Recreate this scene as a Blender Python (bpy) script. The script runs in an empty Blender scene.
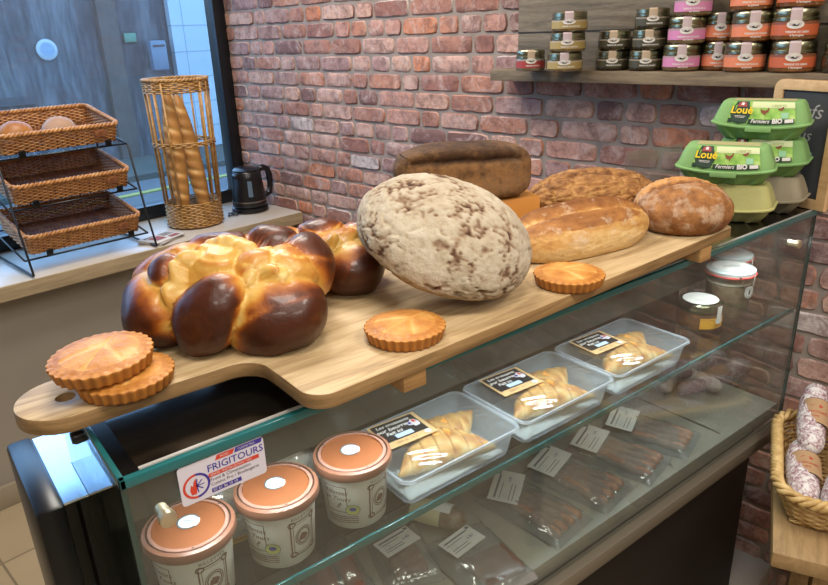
import bpy, bmesh, math, random
import numpy as np
from mathutils import Vector, Matrix, noise as mn
random.seed(7)
PI=math.pi; R=math.radians
sc=bpy.context.scene; COL=sc.collection
DL=0.14144                                   # the room is turned this much against the counter
RX=Vector((math.cos(DL),math.sin(DL),0)); RY=Vector((-math.sin(DL),math.cos(DL),0))
def rm(x,y,z): return RX*x+RY*y+Vector((0,0,z))
# ------------------------------------------------------------------ camera
cam=bpy.data.cameras.new('camera'); co=bpy.data.objects.new('camera',cam); COL.objects.link(co)
yaw,pit,rol=.6497,.36277,-.03813
fw=Vector((math.sin(yaw)*math.cos(pit),math.cos(yaw)*math.cos(pit),-math.sin(pit)))
r0=Vector((math.cos(yaw),-math.sin(yaw),0)); u0=r0.cross(fw)
cr=r0*math.cos(rol)+u0*math.sin(rol); cu=-r0*math.sin(rol)+u0*math.cos(rol)
co.matrix_world=Matrix(((cr.x,cu.x,-fw.x,0),(cr.y,cu.y,-fw.y,0),(cr.z,cu.z,-fw.z,1.62),(0,0,0,1)))
cam.sensor_fit='HORIZONTAL'; cam.sensor_width=36; cam.lens=36*691.2/828; cam.clip_start=.05; cam.clip_end=200
sc.camera=co
# ------------------------------------------------------------------ world, lights, exposure
w=bpy.data.worlds.new('sky'); sc.world=w; w.use_nodes=True
bg=w.node_tree.nodes['Background']; bg.inputs[0].default_value=(.44,.68,1,1); bg.inputs[1].default_value=6.3
sc.view_settings.view_transform='Standard'; sc.view_settings.look='None'; sc.view_settings.exposure=0; sc.view_settings.gamma=1
sc.view_settings.use_curve_mapping=False
sc.cycles.use_denoising=True; sc.cycles.max_bounces=10; sc.cycles.transparent_max_bounces=24; sc.cycles.glossy_bounces=4
sc.cycles.sample_clamp_indirect=4; sc.cycles.caustics_reflective=False; sc.cycles.caustics_refractive=False
def lamp(name,loc,size,power,col,target=None):
    d=bpy.data.lights.new(name,'AREA'); d.shape='DISK'; d.size=size; d.energy=power; d.color=col
    o=bpy.data.objects.new(name,d); COL.objects.link(o); o.location=loc
    if target is not None: o.rotation_euler=(Vector(target)-Vector(loc)).to_track_quat('-Z','Y').to_euler()
    return o
WARM=(1,.92,.83)
lamp('ceiling_or_fill_lamp',(.75,1.35,2.62),.5,13,WARM)
lamp('ceiling_or_fill_lamp',(1.0,-.40,2.62),.5,19,WARM)
lamp('ceiling_or_fill_lamp',(.2,.15,2.62),.5,16,WARM)
lamp('ceiling_or_fill_lamp',(.7,2.1,2.62),.6,26,WARM)  # unseen lamp added to brighten the brick wall and ledge
lamp('ceiling_or_fill_lamp',(-.9,-1.2,2.62),.9,29,WARM)  # unseen fill lamp added behind the camera
lamp('ceiling_or_fill_lamp',(.3,-1.6,2.62),.9,22,WARM)  # second added fill from the camera side, for case interior and jars
# ------------------------------------------------------------------ helpers
def S(h):
    h=h.lstrip('#'); c=[int(h[i:i+2],16)/255 for i in (0,2,4)]
    return tuple(x/12.92 if x<=.04045 else ((x+.055)/1.055)**2.4 for x in c)+(1,)
class N:
    def __init__(s,name):
        s.m=bpy.data.materials.new(name); s.m.use_nodes=True; s.t=s.m.node_tree; s.t.nodes.clear()
        s.out=s('ShaderNodeOutputMaterial')
    def __call__(s,t,**k):
        n=s.t.nodes.new(t)
        for a,v in k.items():
            if a[0]=='i' and a[1:].isdigit(): n.inputs[int(a[1:])].default_value=v
            elif a.startswith('in_'): n.inputs[a[3:].replace('_',' ')].default_value=v
            else: setattr(n,a,v)
        return n
    def l(s,a,b,oi=0,ii=0):
        s.t.links.new(a.outputs[oi],b.inputs[ii]); return b
    def coord(s,scale=(1,1,1),kind='Object',rot=(0,0,0)):
        c=s('ShaderNodeTexCoord'); m=s('ShaderNodeMapping'); m.inputs['Scale'].default_value=scale; m.inputs['Rotation'].default_value=rot
        s.l(c,m,kind,0); return m
    def noise(s,co,scale,detail=4,rough=.55,dist=0):
        n=s('ShaderNodeTexNoise'); n.inputs['Scale'].default_value=scale; n.inputs['Detail'].default_value=detail
        n.inputs['Roughness'].default_value=rough; n.inputs['Distortion'].default_value=dist
        if co: s.l(co,n)
        return n
    def ramp(s,src,stops,oi=0,interp='LINEAR'):
        r=s('ShaderNodeValToRGB'); r.color_ramp.interpolation=interp; e=r.color_ramp.elements
        while len(e)<len(stops): e.new(.5)
        for i,(p,c) in enumerate(stops): e[i].position=p; e[i].color=S(c) if isinstance(c,str) else ((c,c,c,1) if isinstance(c,(int,float)) else c)
        s.l(src,r,oi,0); return r
    def mix(s,f,a,b,typ='MIX'):
        m=s('ShaderNodeMix'); m.data_type='RGBA'; m.blend_type=typ
        for v,i in ((f,0),(a,6),(b,7)):
            if isinstance(v,(int,float)): m.inputs[i].default_value=v if i==0 else (v,v,v,1)
            elif isinstance(v,tuple) and not hasattr(v[0],'outputs'): m.inputs[i].default_value=v
            elif isinstance(v,str): m.inputs[i].default_value=S(v)
            else:
                n,o=v if isinstance(v,tuple) else (v,0); s.t.links.new(n.outputs[o],m.inputs[i])
        m2=s('NodeReroute'); s.t.links.new(m.outputs[2],m2.inputs[0]); return m2
    def math(s,op,a,b=0.0,clamp=False):
        m=s('ShaderNodeMath',operation=op); m.use_clamp=clamp
        for i,v in enumerate((a,b)):
            if isinstance(v,(int,float)): m.inputs[i].default_value=v
            else:
                n,o=v if isinstance(v,tuple) else (v,0); s.t.links.new(n.outputs[o],m.inputs[i])
        return m
    def bsdf(s,col=None,rough=.5,metal=0,coat=0,spec=.5,trans=0,sss=0):
        b=s('ShaderNodeBsdfPrincipled')
        if isinstance(col,str): b.inputs['Base Color'].default_value=S(col)
        elif col is not None: s.l(col,b)
        if isinstance(rough,(int,float)): b.inputs['Roughness'].default_value=rough
        else: s.t.links.new(rough.outputs[0],b.inputs['Roughness'])
        b.inputs['Metallic'].default_value=metal; b.inputs['Coat Weight'].default_value=coat; b.inputs['Coat Roughness'].default_value=.1
        b.inputs['Specular IOR Level'].default_value=spec; b.inputs['Transmission Weight'].default_value=trans
        if sss: b.inputs['Subsurface Weight'].default_value=sss; b.inputs['Subsurface Radius'].default_value=(.01,.006,.003); b.inputs['Subsurface Scale'].default_value=.4
        s.l(b,s.out); return b
    def bump(s,b,h,strength=.3,dist=.002,oi=0):
        n=s('ShaderNodeBump'); n.inputs['Strength'].default_value=strength; n.inputs['Distance'].default_value=dist
        s.t.links.new(h.outputs[oi],n.inputs['Height']); s.t.links.new(n.outputs[0],b.inputs['Normal'])
_pm={}
def pm(name,col,rough=.5,metal=0,var=.0,scale=30,bump=0,bscale=60,coat=0,spec=.5,dark=None):
    """plain surface with a little procedural variation"""
    if name in _pm: return _pm[name]
    n=N(name); c=n.coord()
    if var or dark:
        nz=n.noise(c,scale); a=S(col); d=S(dark) if dark else tuple(x*(1-var) for x in a[:3])+(1,)
        rp=n.ramp(nz,[(.3,d),(.7,a)]); b=n.bsdf(rp,rough,metal,coat,spec)
    else: b=n.bsdf(col,rough,metal,coat,spec)
    if bump: n.bump(b,n.noise(c,bscale,5),bump,.002)
    _pm[name]=n.m; return n.m
def clear(name,tint='#e8f2ee',refl=1.0,rough=.02,base=0.0,wr=0,wscale=30,haze=0,hazecol='#ffffff'):
    """thin clear sheet: see-through, with fresnel reflections; haze is a faint milky diffuse share"""
    if name in _pm: return _pm[name]
    n=N(name); t=n('ShaderNodeBsdfTransparent'); t.inputs[0].default_value=S(tint)
    g=n('ShaderNodeBsdfGlossy'); g.inputs['Roughness'].default_value=rough
    fr=n('ShaderNodeFresnel'); ge=n('ShaderNodeNewGeometry'); io=n('ShaderNodeMapRange'); n.t.links.new(ge.outputs['Backfacing'],io.inputs[0]); io.inputs[3].default_value=1.5; io.inputs[4].default_value=1/1.5; n.t.links.new(io.outputs[0],fr.inputs[0])
    f=n.math('MULTIPLY_ADD',fr,refl); f.inputs[2].default_value=base; f.use_clamp=True
    if wr:
        c=n.coord(); nz=n.noise(c,wscale,3,.5,1.0); bp=n('ShaderNodeBump'); bp.inputs['Strength'].default_value=wr; bp.inputs['Distance'].default_value=.01
        n.l(nz,bp,0,2); n.t.links.new(bp.outputs[0],g.inputs['Normal']); n.t.links.new(bp.outputs[0],fr.inputs['Normal'])
    src=t
    if haze:
        d=n('ShaderNodeBsdfDiffuse'); d.inputs[0].default_value=S(hazecol); h=n('ShaderNodeMixShader'); h.inputs[0].default_value=haze
        n.l(t,h,0,1); n.l(d,h,0,2); src=h
    m=n('ShaderNodeMixShader'); n.l(f,m); n.l(src,m,0,1); n.l(g,m,0,2); n.l(m,n.out)
    _pm[name]=n.m; return n.m
def link(o,parent=None):
    COL.objects.link(o)
    if parent is not None: o.parent=parent
    return o
class MB:
    """collects shapes into one mesh"""
    def __init__(s): s.bm=bmesh.new(); s.mi=0; s.M=Matrix(); s.k=None
    def v(s,p): return s.bm.verts.new(s.M@Vector(p))
    def face(s,vs,mi=None):
        try: f=s.bm.faces.new(vs)
        except ValueError: return None
        f.material_index=s.mi if mi is None else mi; return f
    def box(s,c,d,bev=0,seg=2,M=None):
        b=bmesh.new(); bmesh.ops.create_cube(b,size=1)
        for v in b.verts: v.co=Vector((v.co.x*d[0]+c[0],v.co.y*d[1]+c[1],v.co.z*d[2]+c[2]))
        if bev: bmesh.ops.bevel(b,geom=b.edges[:],offset=bev,segments=seg,profile=.5,affect='EDGES')
        s.merge(b,M); return s
    def merge(s,b,M=None):
        M=s.M@M if M is not None else s.M; mp={}
        for v in b.verts: mp[v]=s.bm.verts.new(M@v.co)
        for f in b.faces:
            try: g=s.bm.faces.new([mp[v] for v in f.verts]); g.material_index=s.mi
            except ValueError: pass
        b.free()
    def raw(s,vs,fs,fn=None):
        o=[s.v(fn(p) if fn else p) for p in vs]
        for f in fs: s.face([o[i] for i in f])
    def lathe(s,prof,n=32,c=(0,0,0),a0=0,a1=2*PI,mis=None):
        full=abs(a1-a0-2*PI)<1e-6; m=n if full else n+1; rows=[]
        for r,z in prof:
            if r<1e-6: rows.append([s.v((c[0],c[1],c[2]+z))])
            else: rows.append([s.v((c[0]+r*math.cos(a0+(a1-a0)*i/n),c[1]+r*math.sin(a0+(a1-a0)*i/n),c[2]+z)) for i in range(m)])
        for j in range(len(rows)-1):
            A,B=rows[j],rows[j+1]; mi=mis[j] if mis else None
            for i in range(n):
                i2=(i+1)%m
                if len(A)==1 and len(B)>1: s.face([A[0],B[i2],B[i]],mi)
                elif len(B)==1 and len(A)>1: s.face([A[i],A[i2],B[0]],mi)
                elif len(A)>1: s.face([A[i],A[i2],B[i2],B[i]],mi)
        return s
    def loft(s,loops,cap0=True,cap1=True,closed=True):
        rows=[[s.v(p) for p in L] for L in loops]; n=len(rows[0])
        for A,B in zip(rows,rows[1:]):
            for i in range(n if closed else n-1): s.face([A[i],A[(i+1)%n],B[(i+1)%n],B[i]])
        if cap0: s.face(rows[0][::-1])
        if cap1: s.face(rows[-1])
        return s
    def tube(s,pts,r,n=6,closed=False,cap=True,flat=1.0):
        pts=[Vector(p) for p in pts]; m=len(pts); rows=[]; up=None
        for i,p in enumerate(pts):
            a=pts[(i-1)%m] if closed or i>0 else p; b=pts[(i+1)%m] if closed or i<m-1 else p
            t=(b-a).normalized()
            if up is None:
                up=Vector((0,0,1)) if abs(t.z)<.9 else Vector((1,0,0))
            x=up.cross(t); 
            if x.length<1e-6: x=Vector((1,0,0)).cross(t)
            x.normalize(); y=t.cross(x); up=y
            rr=r[i] if isinstance(r,(list,tuple)) else r
            rows.append([s.v(p+x*(rr*math.cos(2*PI*k/n))+y*(rr*flat*math.sin(2*PI*k/n))) for k in range(n)])
        for i in range(m if closed else m-1):
            A,B=rows[i],rows[(i+1)%m]
            for k in range(n): s.face([A[k],A[(k+1)%n],B[(k+1)%n],B[k]])
        if cap and not closed: s.face(rows[0][::-1]); s.face(rows[-1])
        return s
    def prism(s,poly,z0,z1,bev=0,holes=()):
        b=bmesh.new(); es=[]
        for L in [poly]+list(holes):
            vs=[b.verts.new((p[0],p[1],z0)) for p in L]
            es+=[b.edges.new((vs[i],vs[(i+1)%len(vs)])) for i in range(len(vs))]
        if holes: bmesh.ops.triangle_fill(b,use_beauty=True,use_dissolve=False,edges=es)
        else: b.faces.new(b.verts[:])
        fs=b.faces[:]
        for f in fs:
            f.normal_update()
            if f.normal.z>0: f.normal_flip()
        ex=bmesh.ops.extrude_face_region(b,geom=fs)
        for e in ex['geom']:
            if isinstance(e,bmesh.types.BMVert): e.co.z=z1
        bmesh.ops.recalc_face_normals(b,faces=b.faces[:])
        if bev:
            be=[e for e in b.edges if len(e.link_faces)==2 and e.calc_face_angle(0)>1.2 and abs(e.verts[0].co.z-e.verts[1].co.z)<1e-6]
            bmesh.ops.bevel(b,geom=be,offset=bev,segments=2,profile=.5,affect='EDGES')
        s.merge(b); return s
    def ell(s,c,r,seg=24,rings=14,M=None):
        b=bmesh.new(); bmesh.ops.create_uvsphere(b,u_segments=seg,v_segments=rings,radius=1)
        for v in b.verts: v.co=Vector((v.co.x*r[0],v.co.y*r[1],v.co.z*r[2]))
        T=Matrix.Translation(c)@(M if M is not None else Matrix()); s.merge(b,T); return s
    def build(s,name,mats,parent=None,smooth=38,loc=None,rot=None,recalc=True):
        if recalc: bmesh.ops.recalc_face_normals(s.bm,faces=s.bm.faces[:])
        me=bpy.data.meshes.new(name); s.bm.to_mesh(me); s.bm.free()
        for m in (mats if isinstance(mats,(list,tuple)) else [mats]): me.materials.append(m)
        if smooth:
            for p in me.polygons: p.use_smooth=True
            if smooth<180: me.set_sharp_from_angle(angle=R(smooth))
        o=bpy.data.objects.new(name,me)
        if loc is not None: o.location=loc
        if rot is not None: o.rotation_euler=rot
        return link(o,parent)
def tag(o,label,cat,group=None,kind=None):
    o['label']=label; o['category']=cat
    if group: o['group']=group
    if kind: o['kind']=kind
    return o
def thing(name,label,cat,loc=(0,0,0),rot=0,group=None):
    o=bpy.data.objects.new(name,None); COL.objects.link(o); o.empty_display_size=.03; o.location=loc
    o.rotation_euler=rot if isinstance(rot,(tuple,list)) else (0,0,rot)
    return tag(o,label,cat,group)
def structure(o): o['kind']='structure'; return o
def dup(root,loc=None,rot=None,label=None):
    r=root.copy(); COL.objects.link(r)
    if loc is not None: r.location=loc
    if rot is not None: r.rotation_euler=rot if isinstance(rot,(tuple,list)) else (0,0,rot)
    if label: r['label']=label
    for ch in list(root.children):
        c=ch.copy(); COL.objects.link(c); c.parent=r
        for g in list(ch.children): d=g.copy(); COL.objects.link(d); d.parent=c
    return r
def text(body,size,align='CENTER',shear=0,bold=0):
    c=bpy.data.curves.new('t','FONT'); c.body=body; c.size=size; c.align_x=align; c.align_y='CENTER'; c.shear=shear; c.offset=bold; c.resolution_u=2
    o=bpy.data.objects.new('t',c); me=bpy.data.meshes.new_from_object(o)
    vs=[tuple(v.co) for v in me.vertices]; fs=[tuple(p.vertices) for p in me.polygons]
    bpy.data.objects.remove(o); bpy.data.curves.remove(c); bpy.data.meshes.remove(me); return vs,fs
def rect(x0,x1,y0,y1,nx=1,ny=1):
    vs=[(x0+(x1-x0)*i/nx,y0+(y1-y0)*j/ny,0) for j in range(ny+1) for i in range(nx+1)]
    fs=[(j*(nx+1)+i,j*(nx+1)+i+1,(j+1)*(nx+1)+i+1,(j+1)*(nx+1)+i) for j in range(ny) for i in range(nx)]
    return vs,fs
def disc(cx,cy,rx,ry=None,n=24,r0=0,a0=0,a1=2*PI):
    ry=ry or rx; vs=[];fs=[]
    for i in range(n+1):
        a=a0+(a1-a0)*i/n; vs.append((cx+rx*math.cos(a),cy+ry*math.sin(a),0)); vs.append((cx+r0*math.cos(a),cy+r0*ry/rx*math.sin(a),0))
    for i in range(n): fs.append((2*i,2*i+2,2*i+3,2*i+1))
    return vs,fs
def poly2(pts): return [(x,y,0) for x,y in pts],[tuple(range(len(pts)))]
def rrect(hx,hy,r,n=6):
    out=[]
    for cx,cy,a in ((hx-r,hy-r,0),(-hx+r,hy-r,PI/2),(-hx+r,-hy+r,PI),(hx-r,-hy+r,1.5*PI)):
        for i in range(n+1): t=a+PI/2*i/n; out.append((cx+r*math.cos(t),cy+r*math.sin(t)))
    return out
def nz(p,s,o=0): return mn.noise(Vector((p[0]*s+o,p[1]*s+o*1.7,p[2]*s-o)))
def fbm(p,s,o=0,n=4): return mn.fractal(Vector((p[0]*s+o,p[1]*s+o*1.7,p[2]*s-o)),.8,2.0,n)
def kmesh(name,vs,fs,k,mat,parent=None,loc=None,rot=None):
    """mesh with one float per vertex, 'k', that the crust materials read"""
    me=bpy.data.meshes.new(name); me.from_pydata([tuple(v) for v in vs],[],[tuple(f) for f in fs]); me.materials.append(mat)
    a=me.attributes.new('k','FLOAT','POINT'); a.data.foreach_set('value',np.asarray(k,dtype=np.float32))
    for p in me.polygons: p.use_smooth=True
    o=bpy.data.objects.new(name,me)
    if loc is not None: o.location=loc
    if rot is not None: o.rotation_euler=rot
    return link(o,parent)
_ico={}
def ico(sub):
    if sub not in _ico:
        b=bmesh.new(); bmesh.ops.create_icosphere(b,subdivisions=sub,radius=1); b.verts.index_update()
        _ico[sub]=(np.array([v.co[:] for v in b.verts]),[tuple(v.index for v in f.verts) for f in b.faces]); b.free()
    return _ico[sub]
# ------------------------------------------------------------------ materials
M={}
def wood(name,stops,scale=(2,18,18),grain=1.0,rough=.55,bump=.15,rot=(0,0,0)):
    n=N(name); c=n.coord(scale,rot=rot); a=n.noise(c,2.2*grain,6,.6,.8); c2=n.coord((scale[0]*3,scale[1]*6,scale[2]*6),rot=rot); b2=n.noise(c2,4*grain,3)
    f=n.math('ADD',n.math('MULTIPLY',a,.75),n.math('MULTIPLY',b2,.25)); rp=n.ramp(f,stops); b=n.bsdf(rp,rough); n.bump(b,f,bump,.001); return n.m
M['oak']=wood('light_oak',[(.3,'#816b4e'),(.44,'#ab9169'),(.57,'#c3ac84'),(.75,'#b19a72')])
M['oak_edge']=wood('oak_edge_darker',[(.3,'#66502f'),(.5,'#8c6e47'),(.7,'#a5865a')],(3,10,40))
M['oak_dark']=wood('oak_cleat',[(.3,'#7d5a34'),(.6,'#b18a57')])
M['pine']=wood('pine_table',[(.3,'#7d6340'),(.5,'#9f8158'),(.75,'#b3966c')],(3,14,14),rough=.6)
M['barn']=wood('weathered_board',[(.3,'#4a4237'),(.5,'#6d6353'),(.75,'#8f8370')],(14,2,22),rough=.85,bump=.5)
M['shelfwood']=wood('old_plank',[(.3,'#4d4232'),(.5,'#766650'),(.75,'#98866a')],(14,2.2,24),rough=.8,bump=.5)
M['ledge']=pm('ledge_laminate','#c4bdb2',.3,var=.1,scale=6)
M['ledge_edge']=wood('ledge_edge',[(.3,'#8b7a5f'),(.7,'#b9a583')])
M['block']=pm('honey_wood','#c98a40',.5,var=.12,scale=8)
def crust(name,stops,amp=.3,scale=60,rough=.5,bump=.4,bscale=120,coat=0,flour=None,fscale=14,flo=(.5,.62),spec=.4):
    n=N(name); a=n('ShaderNodeAttribute',attribute_name='k'); c=n.coord()
    z=n.noise(c,scale,6,.65); zz=n.math('MULTIPLY',n.math('SUBTRACT',z,.5),amp)
    k=n.math('ADD',(a,2),zz,True); rp=n.ramp(k,stops); src=rp
    if flour:
        fz=n.noise(c,fscale,8,.7); fr=n.ramp(fz,[(flo[0],0.0),(flo[1],1.0)]); src=n.mix(fr,rp,flour)
    b=n.bsdf(src,rough,0,coat,spec); n.bump(b,n.noise(c,bscale,6,.7),bump,.003); return n.m
# brick
def brick_mat():
    n=N('old_brick'); g=n('ShaderNodeNewGeometry'); c=n.coord()
    base=n.ramp(g,[(0,'#a57463'),(.12,'#bb8c7d'),(.24,'#a68379'),(.36,'#c49d8e'),(.46,'#7c5b56'),(.56,'#c8a08d'),(.66,'#b88068'),(.74,'#a88580'),(.82,'#c27e5c'),(.87,'#c9bbb6'),(.92,'#96665a'),(1,'#8d6a63')],'Random Per Island','CONSTANT')
    z=n.noise(c,26,9,.75,.4); m1=n.mix(n.ramp(z,[(.38,.75),(.56,0.0)]),base,'#6b4c46')
    z2=n.noise(c,13,9,.8,.8); m2=n.mix(n.ramp(z2,[(.5,0.0),(.68,.8)]),m1,'#cbb5ab')
    b=n.bsdf(m2,.85); n.bump(b,n.noise(c,60,9,.75),.75,.006); return n.m
M['brick']=brick_mat()
M['mortar']=pm('mortar','#978a80',.95,var=.25,scale=25,bump=.5,bscale=120)
def tile_mat():
    n=N('floor_tile'); c=n.coord((1,1,1)); b=n('ShaderNodeTexBrick'); b.offset=0; b.inputs['Scale'].default_value=1; b.inputs['Mortar Size'].default_value=.004
    b.inputs['Brick Width'].default_value=.33; b.inputs['Row Height'].default_value=.33; b.inputs['Color1'].default_value=S('#b5a587'); b.inputs['Color2'].default_value=S('#ad9d80'); b.inputs['Mortar'].default_value=S('#6d6250')
    n.l(c,b); z=n.noise(c,5); m=n.mix(.25,b,(n.ramp(z,[(.3,'#9c8d72'),(.7,'#c2b294')]),0)); n.bsdf(m,.4); return n.m
M['tile']=tile_mat()
M['wallpaint']=pm('grey_paint','#a59d92',.8,var=.06,scale=4)
M['skirt']=pm('skirting_tile','#a39884',.5,var=.1,scale=6)
M['ceil']=pm('white_ceiling','#d8d3c8',.9)
M['black']=pm('black_frame','#0d1014',.35)
M['wire']=pm('black_wire','#08090b',.4)
M['glass']=clear('case_glass','#f1f5f3',1.0,.015)
M['front']=clear('front_pane','#f1f5f3',1.1,.015,haze=.022,hazecol='#e8e6e0')
M['pane']=clear('window_pane','#dbe8f2',.9,.03,haze=.03,wr=.02,wscale=8)
M['edge']=pm('green_glass_edge','#1d6568',.18,coat=.4)
M['edge_dim']=pm('dark_glass_edge','#1d3b38',.1,coat=1)
M['steel']=pm('brushed_steel','#a8a49b',.32,1,var=.08,scale=12)
M['mirror']=pm('polished_steel','#c8d4e0',.12,1)
M['panel']=pm('greige_panel','#4a453a',.35,coat=.1)
M['blackgloss']=pm('dusty_black_glass','#14110e',.16,var=.0,coat=.6)
M['blacklam']=pm('black_laminate','#0c0d10',.3)
M['whiteline']=pm('white_trim','#a9a9a4',.4)
M['darkbase']=pm('dark_base','#1a1613',.6)
M['white']=pm('white_card','#d8d5d0',.6)
M['ink']=pm('black_ink','#2c2a2c',.6)
M['violet']=pm('violet_ink','#5b4a8c',.6)
# ================================================================== ROOM
XW,YG=1.83,2.93
ROT=(0,0,DL)
m=MB(); m.raw(*rect(-3,XW+.3,-3.2,2.66)); structure(m.build('floor',M['tile'],rot=ROT,smooth=0))
m=MB(); m.box((-.5,0,2.74),(5.6,6.2,.08)); structure(m.build('ceiling',M['ceil'],rot=ROT,smooth=0))
m=MB(); m.box((-2.9,0,1.35),(.1,6.2,2.7)); structure(m.build('wall_left',M['wallpaint'],rot=ROT,smooth=0))
m=MB(); m.box((-.5,-3.0,1.35),(4.8,.1,2.7)); structure(m.build('wall_front',M['wallpaint'],rot=ROT,smooth=0))
# back wall: the part below the ledge, a lintel and a far left pier
m=MB(); m.box((-.55,2.82,.41),(4.70,.36,.82)); m.box((-.55,2.98,2.6),(4.70,.14,.2)); m.box((-2.3,2.98,1.7),(1.2,.14,2.0))
structure(m.build('wall_back',M['wallpaint'],rot=ROT,smooth=0))
m=MB(); m.box((-.55,2.63,.045),(4.66,.02,.09),.004); structure(m.build('baseboard_back',M['skirt'],rot=ROT))
m=MB(); m.box((-.53,2.745,.8475),(4.70,.51,.055),.004); 
ledge=m.build('trim_1',M['ledge'],rot=ROT); structure(ledge)
m=MB(); m.box((-.53,2.4885,.8475),(4.70,.004,.05)); m.build('edge_strip',M['ledge_edge'],ledge)
# brick wall: mortar slab and every brick standing proud of it
m=MB(); m.mi=0; m.box((XW+.06,-.1,1.35),(.12,6.2,2.7))
m.mi=1; CH=.0615; z=.006; row=0
rng=random.Random(3)
while z<2.7:
    y=-1.3-rng.random()*.2
    while y<3.0:
        L=(.155+rng.random()*.035) if (rng.random()<.58) else (.075+rng.random()*.03)
        y1=min(y+L,3.01); h=CH-.0085
        if y1-y>.03:
            Ly=y1-y; U=[0,.0035/Ly]+[i/6 for i in range(1,6)]+[1-.0035/Ly,1]; Vv=[0,.0035/h,.35,.65,1-.0035/h,1]; nx=len(U)-1; ny=len(Vv)-1; g=[]
            d=.003+rng.random()*.004; tl=(rng.random()-.5)*.003
            for j,v in enumerate(Vv):
                for i,u in enumerate(U):
                    yy=y+Ly*u; zz=z+h*v; inn=0<i<nx and 0<j<ny
                    ox=(d+tl*(u-.5)+.0022*mn.noise(Vector((yy*30,zz*30,3.1)))) if inn else 0
                    if i<2 or i>nx-2: yy+=.0045*mn.noise(Vector((yy*20,zz*70,row)))
                    if j<2 or j>ny-2: zz+=.0035*mn.noise(Vector((yy*45,zz*20,row+5)))
                    if (i<2 or i>nx-2) and (j<2 or j>ny-2): yy+=.0035*(1 if i<2 else -1); zz+=.003*(1 if j<2 else -1)
                    g.append(m.v((XW-ox,yy,zz)))
            for j in range(ny):
                for i in range(nx): m.face([g[j*(nx+1)+i],g[(j+1)*(nx+1)+i],g[(j+1)*(nx+1)+i+1],g[j*(nx+1)+i+1]])
        y=y1+.009
    z+=CH; row+=1
structure(m.build('wall_right',[M['mortar'],M['brick']],rot=ROT,smooth=50,recalc=False))
# window
win=thing('window_1','','',rm(0,2.965,.875),DL); del win['label']; del win['category']; win['kind']='structure'
m=MB()
for c,d in (((-.0,0,.03),(3.64,.07,.06)),((1.796,0,.8),(.060,.07,1.6)),((-.0,0,1.59),(3.6,.07,.06)),((-1.76,0,.8),(.06,.07,1.6))): m.box(c,d,.003)
m.build('window_frame',M['black'],win)
m=MB(); m.box((0,.01,.8),(3.5,.006,1.5)); m.build('window_pane',M['pane'],win,smooth=0)
# outside
def facade_mat():
    n=N('stained_concrete'); c=n.coord((1.6,1,.28)); z=n.noise(c,2.2,8,.7,.6); c2=n.coord((7,1,.7)); z2=n.noise(c2,2,6,.7)
    f=n.math('ADD',n.math('MULTIPLY',z,.6),n.math('MULTIPLY',z2,.4)); rp=n.ramp(f,[(.33,'#222428'),(.46,'#393d42'),(.6,'#5c6064'),(.74,'#888b8d')]); n.bsdf(rp,.9); return n.m
M['facade']=facade_mat()
bl=thing('building','grey stained concrete building across the street seen through the window','building',rm(2.5,10,0),DL)
m=MB(); m.box((0,.3,1.3),(14,.6,3.0)); m.build('wall',M['facade'],bl,smooth=0)
m=MB(); m.box((1.86,-.04,1.3),(.26,.1,3.0)); o=m.build('pillar',pm('brown_streak','#4c4744',.9,var=.35,scale=5),bl,smooth=0); o['label']='dark brown vertical pillar'
def wtile():
    n=N('pale_tiles'); b=n('ShaderNodeTexBrick'); b.offset=0; c=n.coord((1,1,1),rot=(PI/2,0,0)); b.inputs['Scale'].default_value=1; b.inputs['Brick Width'].default_value=.42; b.inputs['Row Height'].default_value=.36; b.inputs['Mortar Size'].default_value=.008
    b.inputs['Color1'].default_value=S('#9aa6ac'); b.inputs['Color2'].default_value=S('#929fa6'); b.inputs['Mortar'].default_value=S('#6f7f88'); n.l(c,b); n.bsdf(b,.6); return n.m
m=MB(); m.box((5.2,-.05,1.4),(4.9,.12,2.8)); o=m.build('tiled_bay',wtile(),bl,smooth=0); o['label']='pale tiled bay'
m=MB(); m.box((.2,-.03,.95),(1.1,.05,.1)); o=m.build('ledge',pm('dark_ledge','#3c4046',.9),bl,smooth=0)
m=MB(); m.box((2.5,10,-.06),(30,14,.1)); structure(m.build('floor_street',pm('asphalt','#4f5559',.9,var=.15,scale=3),rot=ROT,smooth=0))
m=MB(); m.box((1.0,9.1,.0),(12,1.4,.12)); structure(m.build('trim_2',pm('mossy_kerb','#3c4440',.9,var=.3,scale=4),rot=ROT,smooth=0))
m=MB(); m.box((3.6,7.35,.001),(9,.10,.012),M=Matrix.Rotation(.08,4,'Z')); structure(m.build('trim_3',pm('yellow_paint','#8d8a48',.8),rot=ROT,smooth=0))
m=MB(); m.lathe([(0,0),(.13,0),(.13,.02),(.11,.03),(0,.03)],28); m.mi=1; m.raw(*disc(0,0,.09,.09,24),fn=lambda p:(p[0],p[1],.031))
o=m.build('round_sign',[pm('sign_white','#98a2a6',.5),pm('sign_blue','#76899a',.5)],loc=rm(3.52,9.98,1.55),rot=(PI/2,0,DL)); tag(o,'small round pale sign on the grey wall outside','sign')
m=MB(); m.box((0,0,.21),(.24,.12,.40),.02); m.mi=1; m.box((0,-.062,.34),(.18,.01,.03)); o=m.build('mailbox',[pm('blue_box','#566675',.5),M['ink']],loc=rm(4.97,9.86,1.2),rot=ROT); tag(o,'blue-grey wall box outside beside the pale tiled bay','mailbox')
m=MB(); m.box((0,0,.06),(.17,.03,.12),.004); o=m.build('exit_sign',pm('sign_green','#437059',.5),loc=rm(4.65,9.97,1.6),rot=ROT); tag(o,'small green rectangular sign on the grey wall outside','sign')
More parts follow.
